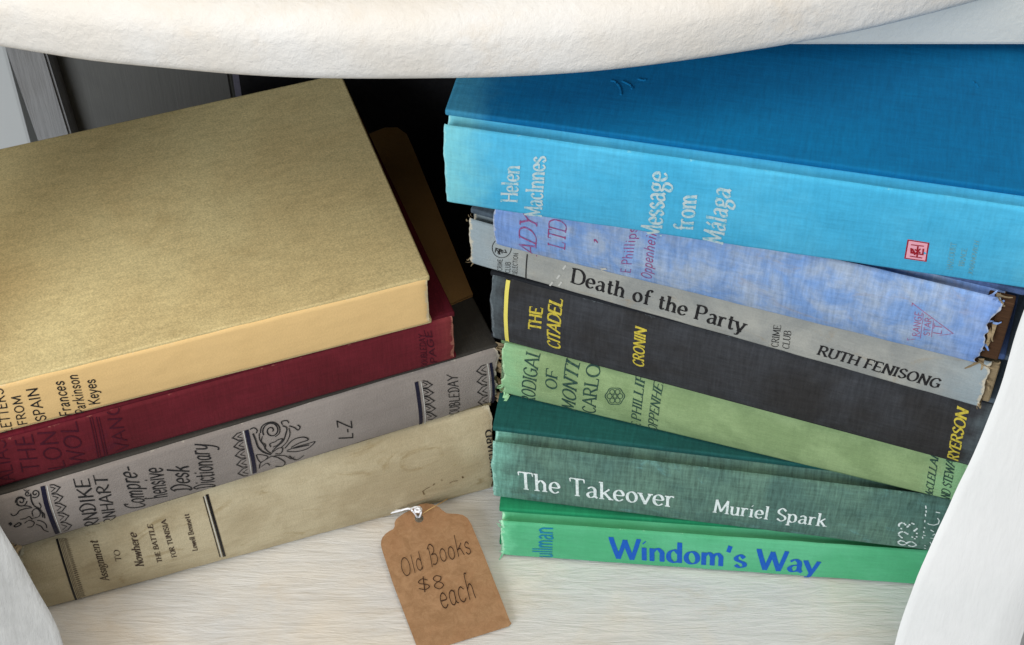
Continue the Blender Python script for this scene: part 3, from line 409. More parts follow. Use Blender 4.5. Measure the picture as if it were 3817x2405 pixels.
def lay_text(text, style, wmul, rnd):
    """ribbons (list of left/right point pairs) in a box whose width is 1 and cap height is 1"""
    thick, thin, serif, slant, gap = STY[style]; table = HAND if style in ('hand', 'pen') else GL
    wm = wmul or 1; x = 0; R = []
    for ch in text:
        adv, code = table[ch]; jx = rnd.uniform(-.15, .15) if style in ('pen', 'hand', 'brush') else 0; jy = rnd.uniform(-.35, .35) if style in ('pen', 'hand') else 0
        st = strokes_of(code); ends = [p for P, c in st for p in (P[0], P[-1])]
        for P, closed in st:
            # densify straight strokes
            Q = []
            for i in range(len(P)-1):
                n = max(1, int((P[i+1]-P[i]).length/2.5)) if len(P) < 8 else 1
                Q += [P[i].lerp(P[i+1], k/n) for k in range(n)]
            Q.append(P[-1])
            if style == 'dots':
                for q in Q[::1]:
                    if rnd.random() < .75: R.append([((x+q.x-.5), q.y, x+q.x+.5, q.y), ((x+q.x-.4), q.y+1.0, x+q.x+.5, q.y+.9)])
                continue
            rib = []; m = len(Q)
            for i, q in enumerate(Q):
                d0 = (q-Q[i-1]) if i else (Q[1]-q); d1 = (Q[i+1]-q) if i < m-1 else (q-Q[i-1])
                if closed and i in (0, m-1): d0 = Q[-1]-Q[-2]; d1 = Q[1]-Q[0]
                d0 = d0.normalized() if d0.length else Vector((0, 1)); d1 = d1.normalized() if d1.length else d0
                d = (d0+d1); d = d.normalized() if d.length > .15 else d1
                w = (thin+(thick-thin)*abs(math.sin(math.atan2(d.y, d.x)-math.radians(14)))**1.4)*wm
                nn = Vector((-d.y, d.x)); mit = 1/max(.55, abs(d.dot(d1)))
                o = nn*w*.5*mit; e = Vector((0, 0))
                if style in ('pen', 'hand', 'brush', 'sans') and not closed and i in (0, m-1): e = d*w*.25*(1 if i else -1)
                rib.append((x+jx+q.x+o.x+e.x, jy+q.y+o.y+e.y, x+jx+q.x-o.x+e.x, jy+q.y-o.y+e.y))
            # split at sharp corners so that mitres stay clean
            cur = [rib[0]]
            for i in range(1, m):
                if 0 < i < m-1 and (Q[i]-Q[i-1]).normalized().dot((Q[i+1]-Q[i]).normalized()) < .3:
                    for seg, base in ((Q[i]-Q[i-1], 0), (Q[i+1]-Q[i], 1)):
                        d = seg.normalized(); w = (thin+(thick-thin)*abs(math.sin(math.atan2(d.y, d.x)-math.radians(14)))**1.4)*wm; nn = Vector((-d.y, d.x))*w*.5
                        e = d*(thin*.5*wm)*(1 if base == 0 else -1)
                        r = (x+jx+Q[i].x+nn.x+e.x, jy+Q[i].y+nn.y+e.y, x+jx+Q[i].x-nn.x+e.x, jy+Q[i].y-nn.y+e.y)
                        if base == 0: cur.append(r); R.append(cur)
                        else: cur = [r]
                else: cur.append(rib[i])
            R.append(cur)
            if serif and not closed:
                for end, prev in ((Q[0], Q[1]), (Q[-1], Q[-2])):
                    if sum(1 for e in ends if (e-end).length < .05) > 1 and abs(end.y) > .1 and abs(end.y-10) > .1: continue
                    if end.y > .5 and sum(1 for e in ends if (e-end).length < .05) > 1 and not ch in 'BDEFPR': continue
                    d = end-prev
                    if abs(d.y) > abs(d.x)*1.1 and any(abs(end.y-v) < .06 for v in (0, 10, 6.4, -3)):
                        l = 1.25*serif*(wm**.5); r = l*.95; t = thin*.5*wm+.08
                        if ch in 'bdhiklmnpru' and end.y > 1: r = thick*.4*wm
                        yy = end.y-t*.6 if end.y > 1 else end.y+t*.6
                        R.append([(x+end.x-l, yy+t, x+end.x-l, yy-t), (x+end.x, yy+t, x+end.x, yy-t), (x+end.x+r, yy+t, x+end.x+r, yy-t)])
                    elif abs(d.x) > abs(d.y)*2 and ch in 'EFLTZ' :
                        l = 1.9*serif; sgn = 1 if end.y < 4 else -1
                        if abs(end.y-5.2) < .1: l = 1.0
                        tt = .45*wm
                        if sum(1 for e in ends if (e-end).length < .05) == 1:
                            R.append([(x+end.x-tt, end.y, x+end.x+tt*.6, end.y), (x+end.x-tt*.2, end.y+sgn*l, x+end.x+tt*.6, end.y+sgn*l)])
        x += adv+gap
    x -= gap
    return [[((a+slant*(b))/x, b/10, (c+slant*d)/x, d/10) for a, b, c, d in r] for r in R if len(r) > 1]
def ribbons(name, R, mp, mat, parent, label=None):
    """R: ribbons in flat coords, mp(u, v, layer) -> 3D point or None outside the surface"""
    V = []; Fc = []
    for k, r in enumerate(R):
        prev = None
        for a, b, c, d in r:
            p, q = mp(a, b, k), mp(c, d, k)
            if p is None or q is None: prev = None; continue
            i = len(V); V += [p, q]
            if prev is not None: Fc.append((prev, prev+1, i+1, i))
            prev = i
    if not Fc: return None
    o = mesh(name, V, Fc, mat, parent)
    if label: o['label'] = label
    return o
def line_ribbon(P, w, closed=0):
    P = [Vector(p) for p in P]; out = []; m = len(P)
    if closed: P = P+[P[0]]; m += 1
    for i, q in enumerate(P):
        d0 = q-P[i-1] if i else ((q-P[-2]) if closed else P[1]-q); d1 = P[i+1]-q if i < m-1 else ((P[1]-q) if closed else q-P[i-1])
        d0.normalize(); d1.normalize(); d = d0+d1; d = d.normalized() if d.length > .2 else d1
        nn = Vector((-d.y, d.x))*w/2/max(.5, abs(d.dot(d1))); out.append((q.x+nn.x, q.y+nn.y, q.x-nn.x, q.y-nn.y))
    return out
# ---------------------------------------------------------------- books
def front(B, z):
    t = max(-1, min(1, 2*z/B['T']-1)); return -B['b']*(1-abs(t)**2.5)
def wobble(B, x, z):
    return (.00022)*noise.noise((x*30+B['T']*99, z*40, B['L']*50))+.0001*noise.noise((x*160, z*220, B['T']*500))
def make_book(key, name, label, mats, group, endwear=.0006, tearL=0, tearR=0, rc=.0022, over=0.003, short=0):
    B = BOOKS[key]; L, T, Wd, gw, b = B['L'], B['T'], B['W'], B['gw'], B['b']; bt = .0026
    root = empty(name, label, 'book', B['a'], B['yaw'], group)
    grooved = gw > .001
    # boards
    for nm, z0, z1 in (('front_cover', T-bt, T), ('back_cover', 0, bt)):
        bm = bmesh.new(); y0 = gw if grooved else .0004
        box(bm, -.0012, L+.0012+over*0, y0, Wd, z0, z1, .0009, 3)
        for v in bm.verts:   # slight warp and bumped corners
            e = noise.noise((v.co.x*14, v.co.y*14, z0*90+T*70)); v.co.z += .00035*e if z1 == T else 0
            if v.co.y > Wd-.002 and (v.co.x < .002 or v.co.x > L-.002): v.co.y -= .0012
        o = bm_put(nm, bm, mats['cover'], root); smooth_by_angle(o, 40)
    # page block
    bm = bmesh.new(); box(bm, .0028+tearL*.4, L-.0028-tearR*.4, max(gw+.0008, .0022), Wd-.0032, bt+.0002, T-bt-.0002, .0004, 1)
    bm_put('page_block', bm, mats['pages'], root)
    # spine
    Ls = L-short
    if short:
        bm = bmesh.new(); box(bm, Ls-.004, L-.0012, .0012, max(gw, .002)+.0006, .0034, T-.0034, .0004, 1); bm_put('spine_lining', bm, mats['end'], root)
    if grooved:
        P = [(gw+.0006, T-.0018), (gw+.0001, T-.0036), (gw*.80, T-.0050), (gw*.48, T-.0050), (gw*.28, T-.0034), (gw*.10, T-.0014)]
    else: P = [(.0014, T-.0012), (.0005, T-.0011), (.0001, T-.0014)]
    n = 22; zt = T-(.0021 if grooved else .0022); mid = [(front(B, zt-(2*zt-T)*i/n), zt-(2*zt-T)*i/n) for i in range(n+1)]
    prof = P+mid+[(y, T-z) for y, z in reversed(P)]
    prof = [p.to_2d() for p in catmull([(a, c, 0) for a, c in prof], 2)]
    inner = [(max(gw, .0015)+.0006, .0032), (max(gw, .0015)+.0006, T-.0032)]
    M = len(prof); NX = 150; V = []; Fc = []; wear = []
    xs = [0]+[Ls*(.5-.5*math.cos(math.pi*i/NX))*.985+Ls*.0075 for i in range(NX+1)]+[Ls]; xs[1] = .0008; xs[-2] = Ls-.0008
    for i, x in enumerate(xs):
        for j in range(M+2):
            y, z = (prof[j].x, prof[j].y) if j < M else inner[j-M]
            yy = y+wobble(B, x, z) if j < M else y; zz = z; xx = x
            ed = min(x, Ls-x); s = -1 if x < L/2 else 1; tr = tearL if s < 0 else tearR
            if j < M:
                yy += .0007*math.exp(-ed/.0012)*(1 if z > .004 and z < T-.004 else .5)
                jit = endwear*(noise.noise((z*160, s*9, T*300))+.35*noise.noise((z*600, s*9, T*300)))*1.1+tr*(.9*noise.noise((z*110, s*5, 7))+.25*noise.noise((z*420, s*3, 9))-.3)
                xx += s*jit*math.exp(-ed/.006)
                if z > T-.004 or z < .004: zz += (.0002 if grooved else .00035)*noise.noise((x*90, T*99, z*3))*(1 if grooved or z > .004 else .7)
                sh = max(0, 1-abs(min(z, T-z)-(.0010))/.0018) if y < gw*.45+.0002 else 0
                wear.append(max(.55*sh, .95*math.exp(-ed/rc)))
            else: wear.append(0)
            V.append((xx, yy, zz))
    K = M+2
    for i in range(len(xs)-1):
        for j in range(K):
            a, c = i*K+j, i*K+(j+1) % K; Fc.append((a, a+K, c+K, c))
    Fc.append(tuple(range(K))); Fc.append(tuple(reversed(range((len(xs)-1)*K, len(xs)*K))))
    me = bpy.data.meshes.new('spine'); me.from_pydata(V, [], Fc); me.update()
    me.materials.append(mats['spine']); me.materials.append(mats.get('end', mats['spine']))
    me.polygons.foreach_set('use_smooth', [True]*len(me.polygons))
    for k in (-1, -2): me.polygons[k].material_index = 1; me.polygons[k].use_smooth = False
    at = me.attributes.new('wear', 'FLOAT', 'POINT'); at.data.foreach_set('value', wear)
    sp = put('spine', me, None, root); sp.data.set_sharp_from_angle(angle=math.radians(50))
    # printing
    def mp(u, v, k):
        x, z = u, v
        if z < .0004 or z > T-.0004 or x < .0003 or x > Ls-.0003: return None
        return (x, front(B, z)+wobble(B, x, z)-.00016-.000006*(k % 12)-(.0002 if b < .001 else 0)*0, z)
    rnd = random.Random(key)
    for t in TEXTS:
        if t[0] != key: continue
        o, e1, e2 = [Vector(p)/1000 for p in t[4:7]]; e1 -= o; e2 -= o
        R = lay_text(t[1], t[2], t[7], rnd)
        R = [[(*(o+e1*a+e2*bb), *(o+e1*c+e2*d)) for a, bb, c, d in r] for r in R]
        ribbons('lettering', R, mp, INKS[t[3]], sp)
    G = {}
    for t in LINES:
        if t[0] != key: continue
        P = [(p[0]/1000, p[1]/1000) for p in t[5]]
        if t[4] == 2:
            x0 = (P[0][0]+P[3][0])/2; r = []
            for i in range(9):
                f = i/8; a = Vector(P[0]).lerp(Vector(P[1]), f); c = Vector(P[3]).lerp(Vector(P[2]), f); r.append((*a, *c))
            rr = [r]
        else:
            if len(P) > 2 and t[1] in ('scroll_ornament', 'yellow_rule', 'dark_band', 'pale_rule', 'rule_line'): P = [(p.x, p.y) for p in catmull([(*p, 0) for p in P], 5)]
            elif len(P) == 2:
                n = 12 if 'line' in t[1] else 3; P = [(P[0][0]+(P[1][0]-P[0][0])*i/n, P[0][1]+(P[1][1]-P[0][1])*i/n) for i in range(n+1)]
            rr = [line_ribbon(P, t[3]/1000, t[4])]
        G.setdefault((t[1], t[2], t[6]), []).extend(rr)
    for (nm, ik, _), rr in G.items():
        off = 0 if nm == 'emblem_field' else 14
        ribbons(nm, rr, (lambda u, v, k, off=off: (lambda p: p and (p[0], p[1]-.000004*off, p[2]))(mp(u, v, k))), INKS[ik], sp)
    return root, sp
def scraps(parent, name, spots, mat, seed, size=.004, label=None):
    """torn slivers of cloth and lining: thin curled strips with thickness"""
    r = random.Random(seed); V = []; Fc = []
    for (x, y, z, dx, dz) in spots:
        for k in range(3):
            p = Vector((x+r.uniform(-.001, .001), y+r.uniform(-.0008, .0008), z+r.uniform(-.002, .002))); d = Vector((dx+r.uniform(-.5, .5), r.uniform(-.5, .1), dz+r.uniform(-.6, .6))).normalized()
            w = size*r.uniform(.08, .22); l = size*r.uniform(.5, 1.1); up = d.cross(Vector((r.uniform(-.4, .4), 1, r.uniform(-.4, .4)))).normalized()
            n0 = len(V); m = 5
            for i in range(m+1):
                t = i/m; c = p+d*l*t+Vector((0, -1, 0))*l*.25*math.sin(t*2.4)+up*l*.15*math.sin(t*3+k); ww = w*(1-.75*t)*(1+.3*r.uniform(-1, 1)); nn = Vector((0, .00018, 0))
                V += [c+up*ww, c-up*ww, c-up*ww+nn, c+up*ww+nn]
            for i in range(m):
                for j in range(4): a, b = n0+i*4+j, n0+i*4+(j+1) % 4; Fc.append((a, b, b+4, a+4))
            Fc.append((n0, n0+3, n0+2, n0+1)); e = n0+m*4; Fc.append((e, e+1, e+2, e+3))
    o = mesh(name, V, Fc, mat, parent)
    if label: o['label'] = label
    return o
def pages_mat(name, c1, c2):
    s = NT(name); a = s.noise((30, 30, 2600), 2, .6); b = s.noise((60, 60, 60), 4, .6)
    col = s.mix(a, c1, c2); col = s.mix(s.math('MULTIPLY', s.ramp(b, .45, .7), .5), col, tuple(x*.6 for x in c1)); s.bump(a, .0003, .8); return s.out(col, .9, .1)
PG = pages_mat('aged_pages', lin(196, 176, 138), lin(150, 128, 92)); PB = pages_mat('browned_pages', lin(92, 66, 46), lin(46, 32, 24)); LIN = pages_mat('torn_lining', lin(176, 158, 126), lin(104, 86, 62))
def scheme(k, cov, cov2, sp, sp2, pages=PG, wear=None, end=None, spk={}, cvk={}):
    L = BOOKS[k]['L']
    return dict(cover=cloth(k+'_cover', lin(*cov), lin(*cov2), L=L, **cvk), spine=cloth(k+'_spine', lin(*sp), lin(*sp2), wear=wear and lin(*wear), L=L, **spk), pages=pages, **({'end': end} if end else {}))
GR, GLf = 'old books in the right stack', 'old books in the left stack'
X = {}
X['windom'] = make_book('windom', 'book', 'bright green cloth book lettered in blue, bottom of the right stack', scheme('windom', (34, 136, 92), (30, 122, 84), (92, 178, 134), (76, 166, 118), wear=(168, 222, 186), spk=dict(weave=.14, mott=18, fade=(lin(120, 208, 160), .7), fadew=.008, streak=.35), cvk=dict(weave=.2)), GR, .0010, .001)
X['takeover'] = make_book('takeover', 'book', 'dark green cloth book with white lettering on a faded grey-green spine', scheme('takeover', (30, 88, 84), (26, 78, 76), (92, 124, 110), (76, 108, 100), wear=(140, 190, 176), spk=dict(weave=.42, mott=30, fade=(lin(112, 168, 152), .8), fadew=.016, stain=(lin(108, 160, 160), .5), streak=1.5), cvk=dict(weave=.28)), GR, .0006, .0008)
X['prodigal'] = make_book('prodigal', 'book', 'light green book with dark green lettering beneath the black book', scheme('prodigal', (112, 140, 96), (100, 128, 88), (146, 170, 122), (130, 154, 108), wear=(176, 214, 168), spk=dict(weave=.16, mott=60, fade=(lin(140, 190, 142), .8), fadew=.018, streak=.5, grain=.5)), GR, .0016, .0012, rc=.0014)
X['citadel'] = make_book('citadel', 'book', 'black cloth book with yellow lettering and a yellow rule at its head', scheme('citadel', (36, 38, 42), (30, 32, 36), (47, 46, 46), (60, 62, 66), wear=(104, 112, 116), spk=dict(weave=.4, mott=22, fade=(lin(88, 98, 102), .75), fadew=.010)), GR, .0006, .0006, rc=.0016)
X['death'] = make_book('death', 'book', 'thin grey book with black serif title running along its soiled spine', scheme('death', (70, 84, 98), (84, 96, 106), (172, 172, 164), (150, 152, 148), wear=(206, 198, 178), end=LIN, spk=dict(weave=.13, mott=40, fade=(lin(150, 172, 184), .6), fadew=.03, stain=(lin(160, 140, 108), .5), grain=.5, streak=.4)), GR, .0010, .0010, .0012, rc=.0022, short=.0036)
X['purple'] = make_book('purple', 'book', 'faded lavender blue book with torn right end and red lettering', scheme('purple', (62, 84, 128), (80, 100, 140), (116, 152, 204), (160, 176, 198), pages=PB, wear=(176, 186, 206), end=PB, spk=dict(weave=.26, mott=95, fade=(lin(118, 152, 214), .7), fadew=.03, stain=(lin(150, 158, 176), .9), mlo=.3, mhi=.7, streak=1.3)), GR, .0006, 0, .004, rc=.0012, short=.006)
X['blue'] = make_book('blue', 'book', 'large bright blue cloth book with silver lettering, top of the right stack', scheme('blue', (0, 96, 146), (0, 104, 154), (80, 180, 218), (66, 170, 211), wear=(150, 214, 220), spk=dict(weave=.17, mott=28, fade=(lin(128, 206, 214), .9), fadew=.02, streak=.9), cvk=dict(weave=.22, fade=(lin(70, 150, 180), .75), fadew=.022, mott=12)), GR, .0004, .0002, rc=.0014)  # one cloth: spine colour holds fading plus brighter light, cover colour holds shade
X['cream'] = make_book('cream', 'book', 'thick cream book with stained spine and black bands, bottom of the left stack', scheme('cream', (150, 140, 112), (132, 120, 92), (190, 178, 148), (170, 156, 126), wear=(206, 198, 172), spk=dict(weave=.15, mott=34, stain=(lin(150, 132, 96), .75), grain=.6, streak=.2)), GLf, .0010, .001, .0004)
X['dictionary'] = make_book('dictionary', 'book', 'grey dictionary with black scroll ornaments and torn spine ends', scheme('dictionary', (58, 56, 52), (68, 64, 58), (150, 142, 136), (138, 130, 124), wear=(188, 180, 166), end=LIN, spk=dict(weave=.07, mott=20, grain=.7, streak=.3), cvk=dict(weave=.15)), GLf, .0018, .002, .003, rc=.0016)
X['maroon'] = make_book('maroon', 'book', 'maroon cloth book with dark stamped lettering under the yellow book', scheme('maroon', (94, 20, 34), (80, 16, 28), (106, 32, 42), (92, 26, 34), wear=(168, 110, 96), spk=dict(weave=.22, mott=24, fade=(lin(140, 64, 62), .45), fadew=.012, stain=(lin(70, 26, 48), .35))), GLf, .0004, .0003, .0004, rc=.0022)
X['yellow'] = make_book('yellow', 'book', 'yellow ochre paper-covered book with cream spine, top of the left stack', scheme('yellow', (202, 182, 132), (210, 194, 144), (234, 198, 138), (228, 192, 132), wear=(222, 204, 168), spk=dict(bumpd=.00005, weave=.05, mott=18, grain=.8, streak=.2), cvk=dict(weave=.24, mott=11, grain=1.0, streak=.15, fine=.5, stain=(lin(172, 152, 106), .4), bumpd=.00004)), GLf, .0003)
TH_ = {k: (v['T'], v['L'], v['W']) for k, v in BOOKS.items()}
cv = [c for c in X['blue'][0].children if c.name.startswith('front_cover')][0]; Bb = BOOKS['blue']; inv = (Matrix.Translation(Bb['a']) @ Matrix.Rotation(Bb['yaw'], 4, 'Z')).inverted()
CREASES = [[inv @ Vector(p) for p in q] for q in CREASE]
T, L, _ = TH_['dictionary']
scraps(X['dictionary'][1], 'frayed_edge', [(L+.0005, .0005, T*q, .5, s) for q, s in ((.95, .6), (.9, -.3), (.8, .2), (.68, -.5), (.55, .4), (.4, -.6), (.28, -.3), (.15, -.8), (.05, -.5))], LIN, 3, .006)
scraps(X['dictionary'][1], 'frayed_edge', [(.012, -.001, T*q, -.6, s) for q, s in ((.25, .4), (.15, .6), (.08, -.5))]+[(.002, 0, T*q, -.8, s) for q, s in ((.5, .4), (.3, -.3), (.1, .3))], LIN, 8, .012)
scraps(X['cream'][1], 'frayed_edge', [(.001, 0, BOOKS['cream']['T']*q, -.7, s) for q, s in ((.97, .3), (.9, -.4), (.8, .3))], PB, 18, .007)
T, L, _ = TH_['death']; L -= .0036
scraps(X['death'][1], 'frayed_edge', [(L-.0005, .0005, T*q, .5, s) for q, s in ((.88, .5), (.55, -.4), (.12, -.6))], LIN, 4, .0030)
scraps(X['death'][1], 'frayed_edge', [(.0005, .0005, T*q, -.6, s) for q, s in ((.93, .7), (.14, -.7))], LIN, 5, .0022)
T, L, _ = TH_['purple']; L -= .006
scraps(X['purple'][1], 'torn_spine_cloth', [(L-.002, .0005, T*q, .3, s) for q, s in ((.93, .4), (.75, -.3), (.6, .5), (.45, -.8), (.3, -.5), (.1, -.6))][::2], X['purple'][1].data.materials[0], 6, .005)
scraps(X['purple'][1], 'frayed_edge', [(L-.001, .001, T*q, .2, s) for q, s in ((.99, .1), (.62, -1.2), (.5, -1.4), (.02, -.2))], LIN, 9, .006)
T, L, _ = TH_['windom']
scraps(X['windom'][1], 'torn_spine_cloth', [(.001, .0003, T*q, -.5, s) for q, s in ((.9, .5), (.15, -.7))], cloth('bleached_green', lin(150, 214, 178), lin(120, 196, 152)), 7, .003)
T, L, _ = TH_['prodigal']
scraps(X['prodigal'][1], 'torn_spine_cloth', [(.001, .0003, T*q, -.5, s) for q, s in ((.22, -.5), (.12, .4), (.05, -.8))], cloth('bleached_leaf_green', lin(168, 212, 164), lin(140, 190, 140)), 12, .0045)
# yellow book: the darker crease where paper cover meets spine, a chipped corner
# thin brown notebook lying between the maroon book and the dictionary
def prism(name, pts, h, mat, parent=None, bev=0):
    bm = bmesh.new(); vs = [bm.verts.new(p) for p in pts]; f = bm.faces.new(vs)
    r = bmesh.ops.extrude_face_region(bm, geom=[f]); bmesh.ops.translate(bm, verts=[v for v in r['geom'] if isinstance(v, bmesh.types.BMVert)], vec=h)
    if bev: bmesh.ops.bevel(bm, geom=list(bm.edges), offset=bev, segments=2, affect='EDGES')
    return bm_put(name, bm, mat, parent)
nb = empty('notebook', 'thin dark brown notebook with a rounded corner tucked under the maroon book', 'notebook', (NOTE[0][0], NOTE[0][1], .0939))
kraft_dark = cloth('brown_card', lin(150, 116, 72), lin(138, 106, 64), weave=.08, grain=.8, streak=.2)
pts = [(p[0]-NOTE[0][0], p[1]-NOTE[0][1], 0) for p in NOTE]
prism('cover', [(a, b, .0011) for a, b, _ in pts], (0, 0, .0003), kraft_dark, nb)
prism('page_block', [(a*.985-.0006, b*.985+.0004, .0004) for a, b, _ in pts], (0, 0, .0006), PG, nb)
prism('back_cover', [(a, b, 0) for a, b, _ in pts], (0, 0, .0003), kraft_dark, nb)
# ---------------------------------------------------------------- side table
def paint(name, c1, c2, direction='x', big=8, bumpd=.0004, warm=None, streak=1, fleck=0):
    s = NT(name); SEED[0] += 1; o = (SEED[0]*2.2, 0, SEED[0])
    sc = {'x': (34, 230, 230), 'y': (260, 9, 260), 'z': (260, 260, 14), 'n': (150, 150, 150)}[direction]
    st = s.noise(sc, 6, .66, 1.6 if direction == 'x' else .35, o); sm = s.noise(tuple(v*2.6 for v in sc), 4, .6, .3, o); bg_ = s.noise((big, big, big), 4, .6, .5, o)
    col = s.mix(s.ramp(bg_, .35, .7), c1, c2)
    k = s.math('ADD', s.math('MULTIPLY', s.math('SUBTRACT', s.math('ADD', st, s.math('MULTIPLY', sm, .6)), .8), .30*streak), 1)
    q = s.n('CombineColor'); [s.l(k, q.inputs[i]) for i in range(3)]
    col = s.mix(1, col, q.outputs[0], 'MULTIPLY')
    if warm:
        col = s.mix(s.math('MULTIPLY', s.ramp(s.noise((22, 60, 60), 5, .65, .6, o), .5, .75), warm[1]), col, warm[0])
    s._col = col; s.bump(s.math('ADD', st, s.math('MULTIPLY', sm, .5)), bumpd, 1)
    return s, col
APRON_Z = .242
s, col = paint('white_brushed_paint', lin(210, 211, 210), lin(222, 213, 198), 'x', 11, .0005, (lin(194, 180, 158), .45), 1.1)
# brown scuff on the shelf beside the left leg
sx, sy = STAIN[0][0], STAIN[0][1]
x = s.xyz(); dx = s.math('MULTIPLY', s.math('SUBTRACT', x[0], sx+.001), 1/.010); dy = s.math('MULTIPLY', s.math('SUBTRACT', x[1], sy-.004), 1/.040)
r2 = s.math('ADD', s.math('MULTIPLY', dx, dx), s.math('MULTIPLY', dy, dy)); r2 = s.math('ADD', r2, s.math('MULTIPLY', s.math('SUBTRACT', s.noise((160, 160, 160), 5, .7), .5), 1.4))
col = s.mix(s.math('MULTIPLY', s.ramp(r2, 1.6, .2), .95), col, lin(124, 86, 54))
SHELF = s.out(col, .6, .3)
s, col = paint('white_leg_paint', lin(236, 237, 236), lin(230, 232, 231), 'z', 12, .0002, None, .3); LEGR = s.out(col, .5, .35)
s, col = paint('half_shaded_leg_paint', lin(190, 190, 187), lin(178, 178, 175), 'z', 20, .0006, None, 1.3); LEGL = s.out(col, .6, .3)  # darker copy of the white leg paint, left leg's shade put into the colour
s, col = paint('shaded_leg_paint', lin(150, 150, 150), lin(134, 132, 130), 'z', 14, .0008, None, 1.4); LEGB = s.out(col, .6, .3)  # rear leg's shade is put into this grey
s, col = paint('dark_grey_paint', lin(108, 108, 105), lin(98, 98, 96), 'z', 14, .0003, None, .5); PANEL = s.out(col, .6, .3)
s, col = paint('off_white_table_paint', lin(228, 226, 222), lin(222, 215, 204), 'n', 10, .0006, None, .35)
b2 = s.noise((45, 45, 45), 5, .65); SEEP = s.ramp(b2, .55, .75); col = s.mix(s.math('MULTIPLY', SEEP, .35), col, lin(216, 200, 178)); TOPM = s.out(col, .55, .35)
table = empty('side_table', 'white painted round side table with splayed legs and a lower shelf of books', 'side table', (TOP['c'][0], TOP['c'][1], -.40))
tx_, ty_ = TOP['c']; tz = .40
def loc3(p): return (p[0]-tx_, p[1]-ty_, p[2]+tz)
def tpart(name, bm_or_pts, mat, h=None, bev=0, smooth=0):
    return prism(name, [loc3(p) for p in bm_or_pts], h, mat, table, bev)
# round top, turned with a soft uneven edge
R0, z0 = TOP['r'], TOP['z']-.001; th = .027
prof = [(0, z0), (R0-.05, z0)]+[(R0-.006+.006*math.sin(a), z0+.006-.006*math.cos(a)) for a in [i*math.pi/12 for i in range(7)]]+[(R0, z0+.011)]+[(R0-.013+.013*math.cos(a), z0+th-.013+.013*math.sin(a)) for a in [i*math.pi/20 for i in range(1, 11)]]+[(R0-.02-.004*k, z0+th) for k in range(0, 6)]+[(R0*.8, z0+th), (R0*.5, z0+th), (0, z0+th)]
V = []; Fc = []; NS = 420; K = len(prof)
for i in range(NS):
    a = -math.pi/2+2*math.pi*i/NS
    for r, z in prof:
        rr = r+(.0006*noise.noise((math.cos(a)*9, math.sin(a)*9, z*50)) if r > .3 else 0)
        V.append((rr*math.cos(a), rr*math.sin(a), z+tz+(.0003*noise.noise((math.cos(a)*20, math.sin(a)*20, 3)) if r > .3 else 0)))
for i in range(NS):
    for j in range(K-1):
        a, b = i*K+j, ((i+1) % NS)*K+j
        if j == 0: Fc.append((a, b+1, a+1))
        elif j == K-2: Fc.append((a, b, a+1))
        else: Fc.append((a, b, b+1, a+1))
tp = mesh('tabletop', V, Fc, TOPM, table, True)
# shelf
tpart('shelf', [(-.205, .376, -.020), (.172, .376, -.020), (.262, .60, -.020), (-.30, .60, -.020)], SHELF, (0, 0, .020), .0015)
# front legs: curved planks
def leg(name, inn, outt, mat, thick, rb=.0025, rbo=.0035):
    A = catmull([loc3(p) for p in inn], 4); Bo = catmull([loc3(p) for p in outt], 4); n = min(len(A), len(Bo)); nrm = Vector((0, 1, -.22)).normalized()*thick
    # run both edges on to the table top and the floor
    def ext(P, zt_, zb):
        a, b = P[0], P[1]; d = (a-b); P = [a+d*((zt_-a.z)/d.z)]+P if a.z < zt_ else P
        a, b = P[-1], P[-2]; d = a-b; return P+[a+d*((zb-a.z)/d.z)]
    A, Bo = ext(A, .6665, 0), ext(Bo, .6665, 0)
    for P in (A, Bo):   # the legs bend back under the table top
        for p in P: p.y += max(0, p.z-.60)*.85; m = min(len(A), len(Bo))
    def resample(P, m):   # both edges at the same heights
        out = []; j = 0; zs = [.6665*(1-i/(m-1)) for i in range(m)]
        for z in zs:
            while j < len(P)-2 and P[j+1].z > z: j += 1
            f = (P[j].z-z)/max(1e-9, P[j].z-P[j+1].z); out.append(P[j].lerp(P[j+1], max(0, min(1, f))))
        return out
    m = 140; A, Bo = resample(A, m), resample(Bo, m); bm = bmesh.new(); rows = []
    for i in range(m):
        a, b = A[i], Bo[i]; u = (b-a).normalized(); w = .0004*noise.noise((a.z*60, a.x*9, 1))
        sec = [a+nrm*.04+u*w, a+u*(rb*.3), a+u*rb-nrm.normalized()*.0004, a.lerp(b, .35)-nrm.normalized()*.0006, a.lerp(b, .65)-nrm.normalized()*.0006, b-u*rbo-nrm.normalized()*.0004, b-u*rbo*.3+nrm*.12, b+nrm*.45, b+nrm-u*.002, a.lerp(b, .6)+nrm, a+nrm+u*.012]
        rows.append([bm.verts.new(p) for p in sec])
    k = len(rows[0])
    for i in range(m-1):
        for j in range(k): bm.faces.new((rows[i][j], rows[i+1][j], rows[i+1][(j+1) % k], rows[i][(j+1) % k]))
    bm.faces.new(rows[0]); bm.faces.new(list(reversed(rows[-1])))
    o = bm_put(name, bm, mat, table); smooth_by_angle(o, 40); return o
leg('leg', LEGS['Ri'], LEGS['Ro'], LEGR, .018, .003, .012)['label'] = 'bright white front leg'
leg('leg', LEGS['Li'], LEGS['Lo'], LEGL, .018)['label'] = 'white front leg with brush grain, its shade painted in greyish'
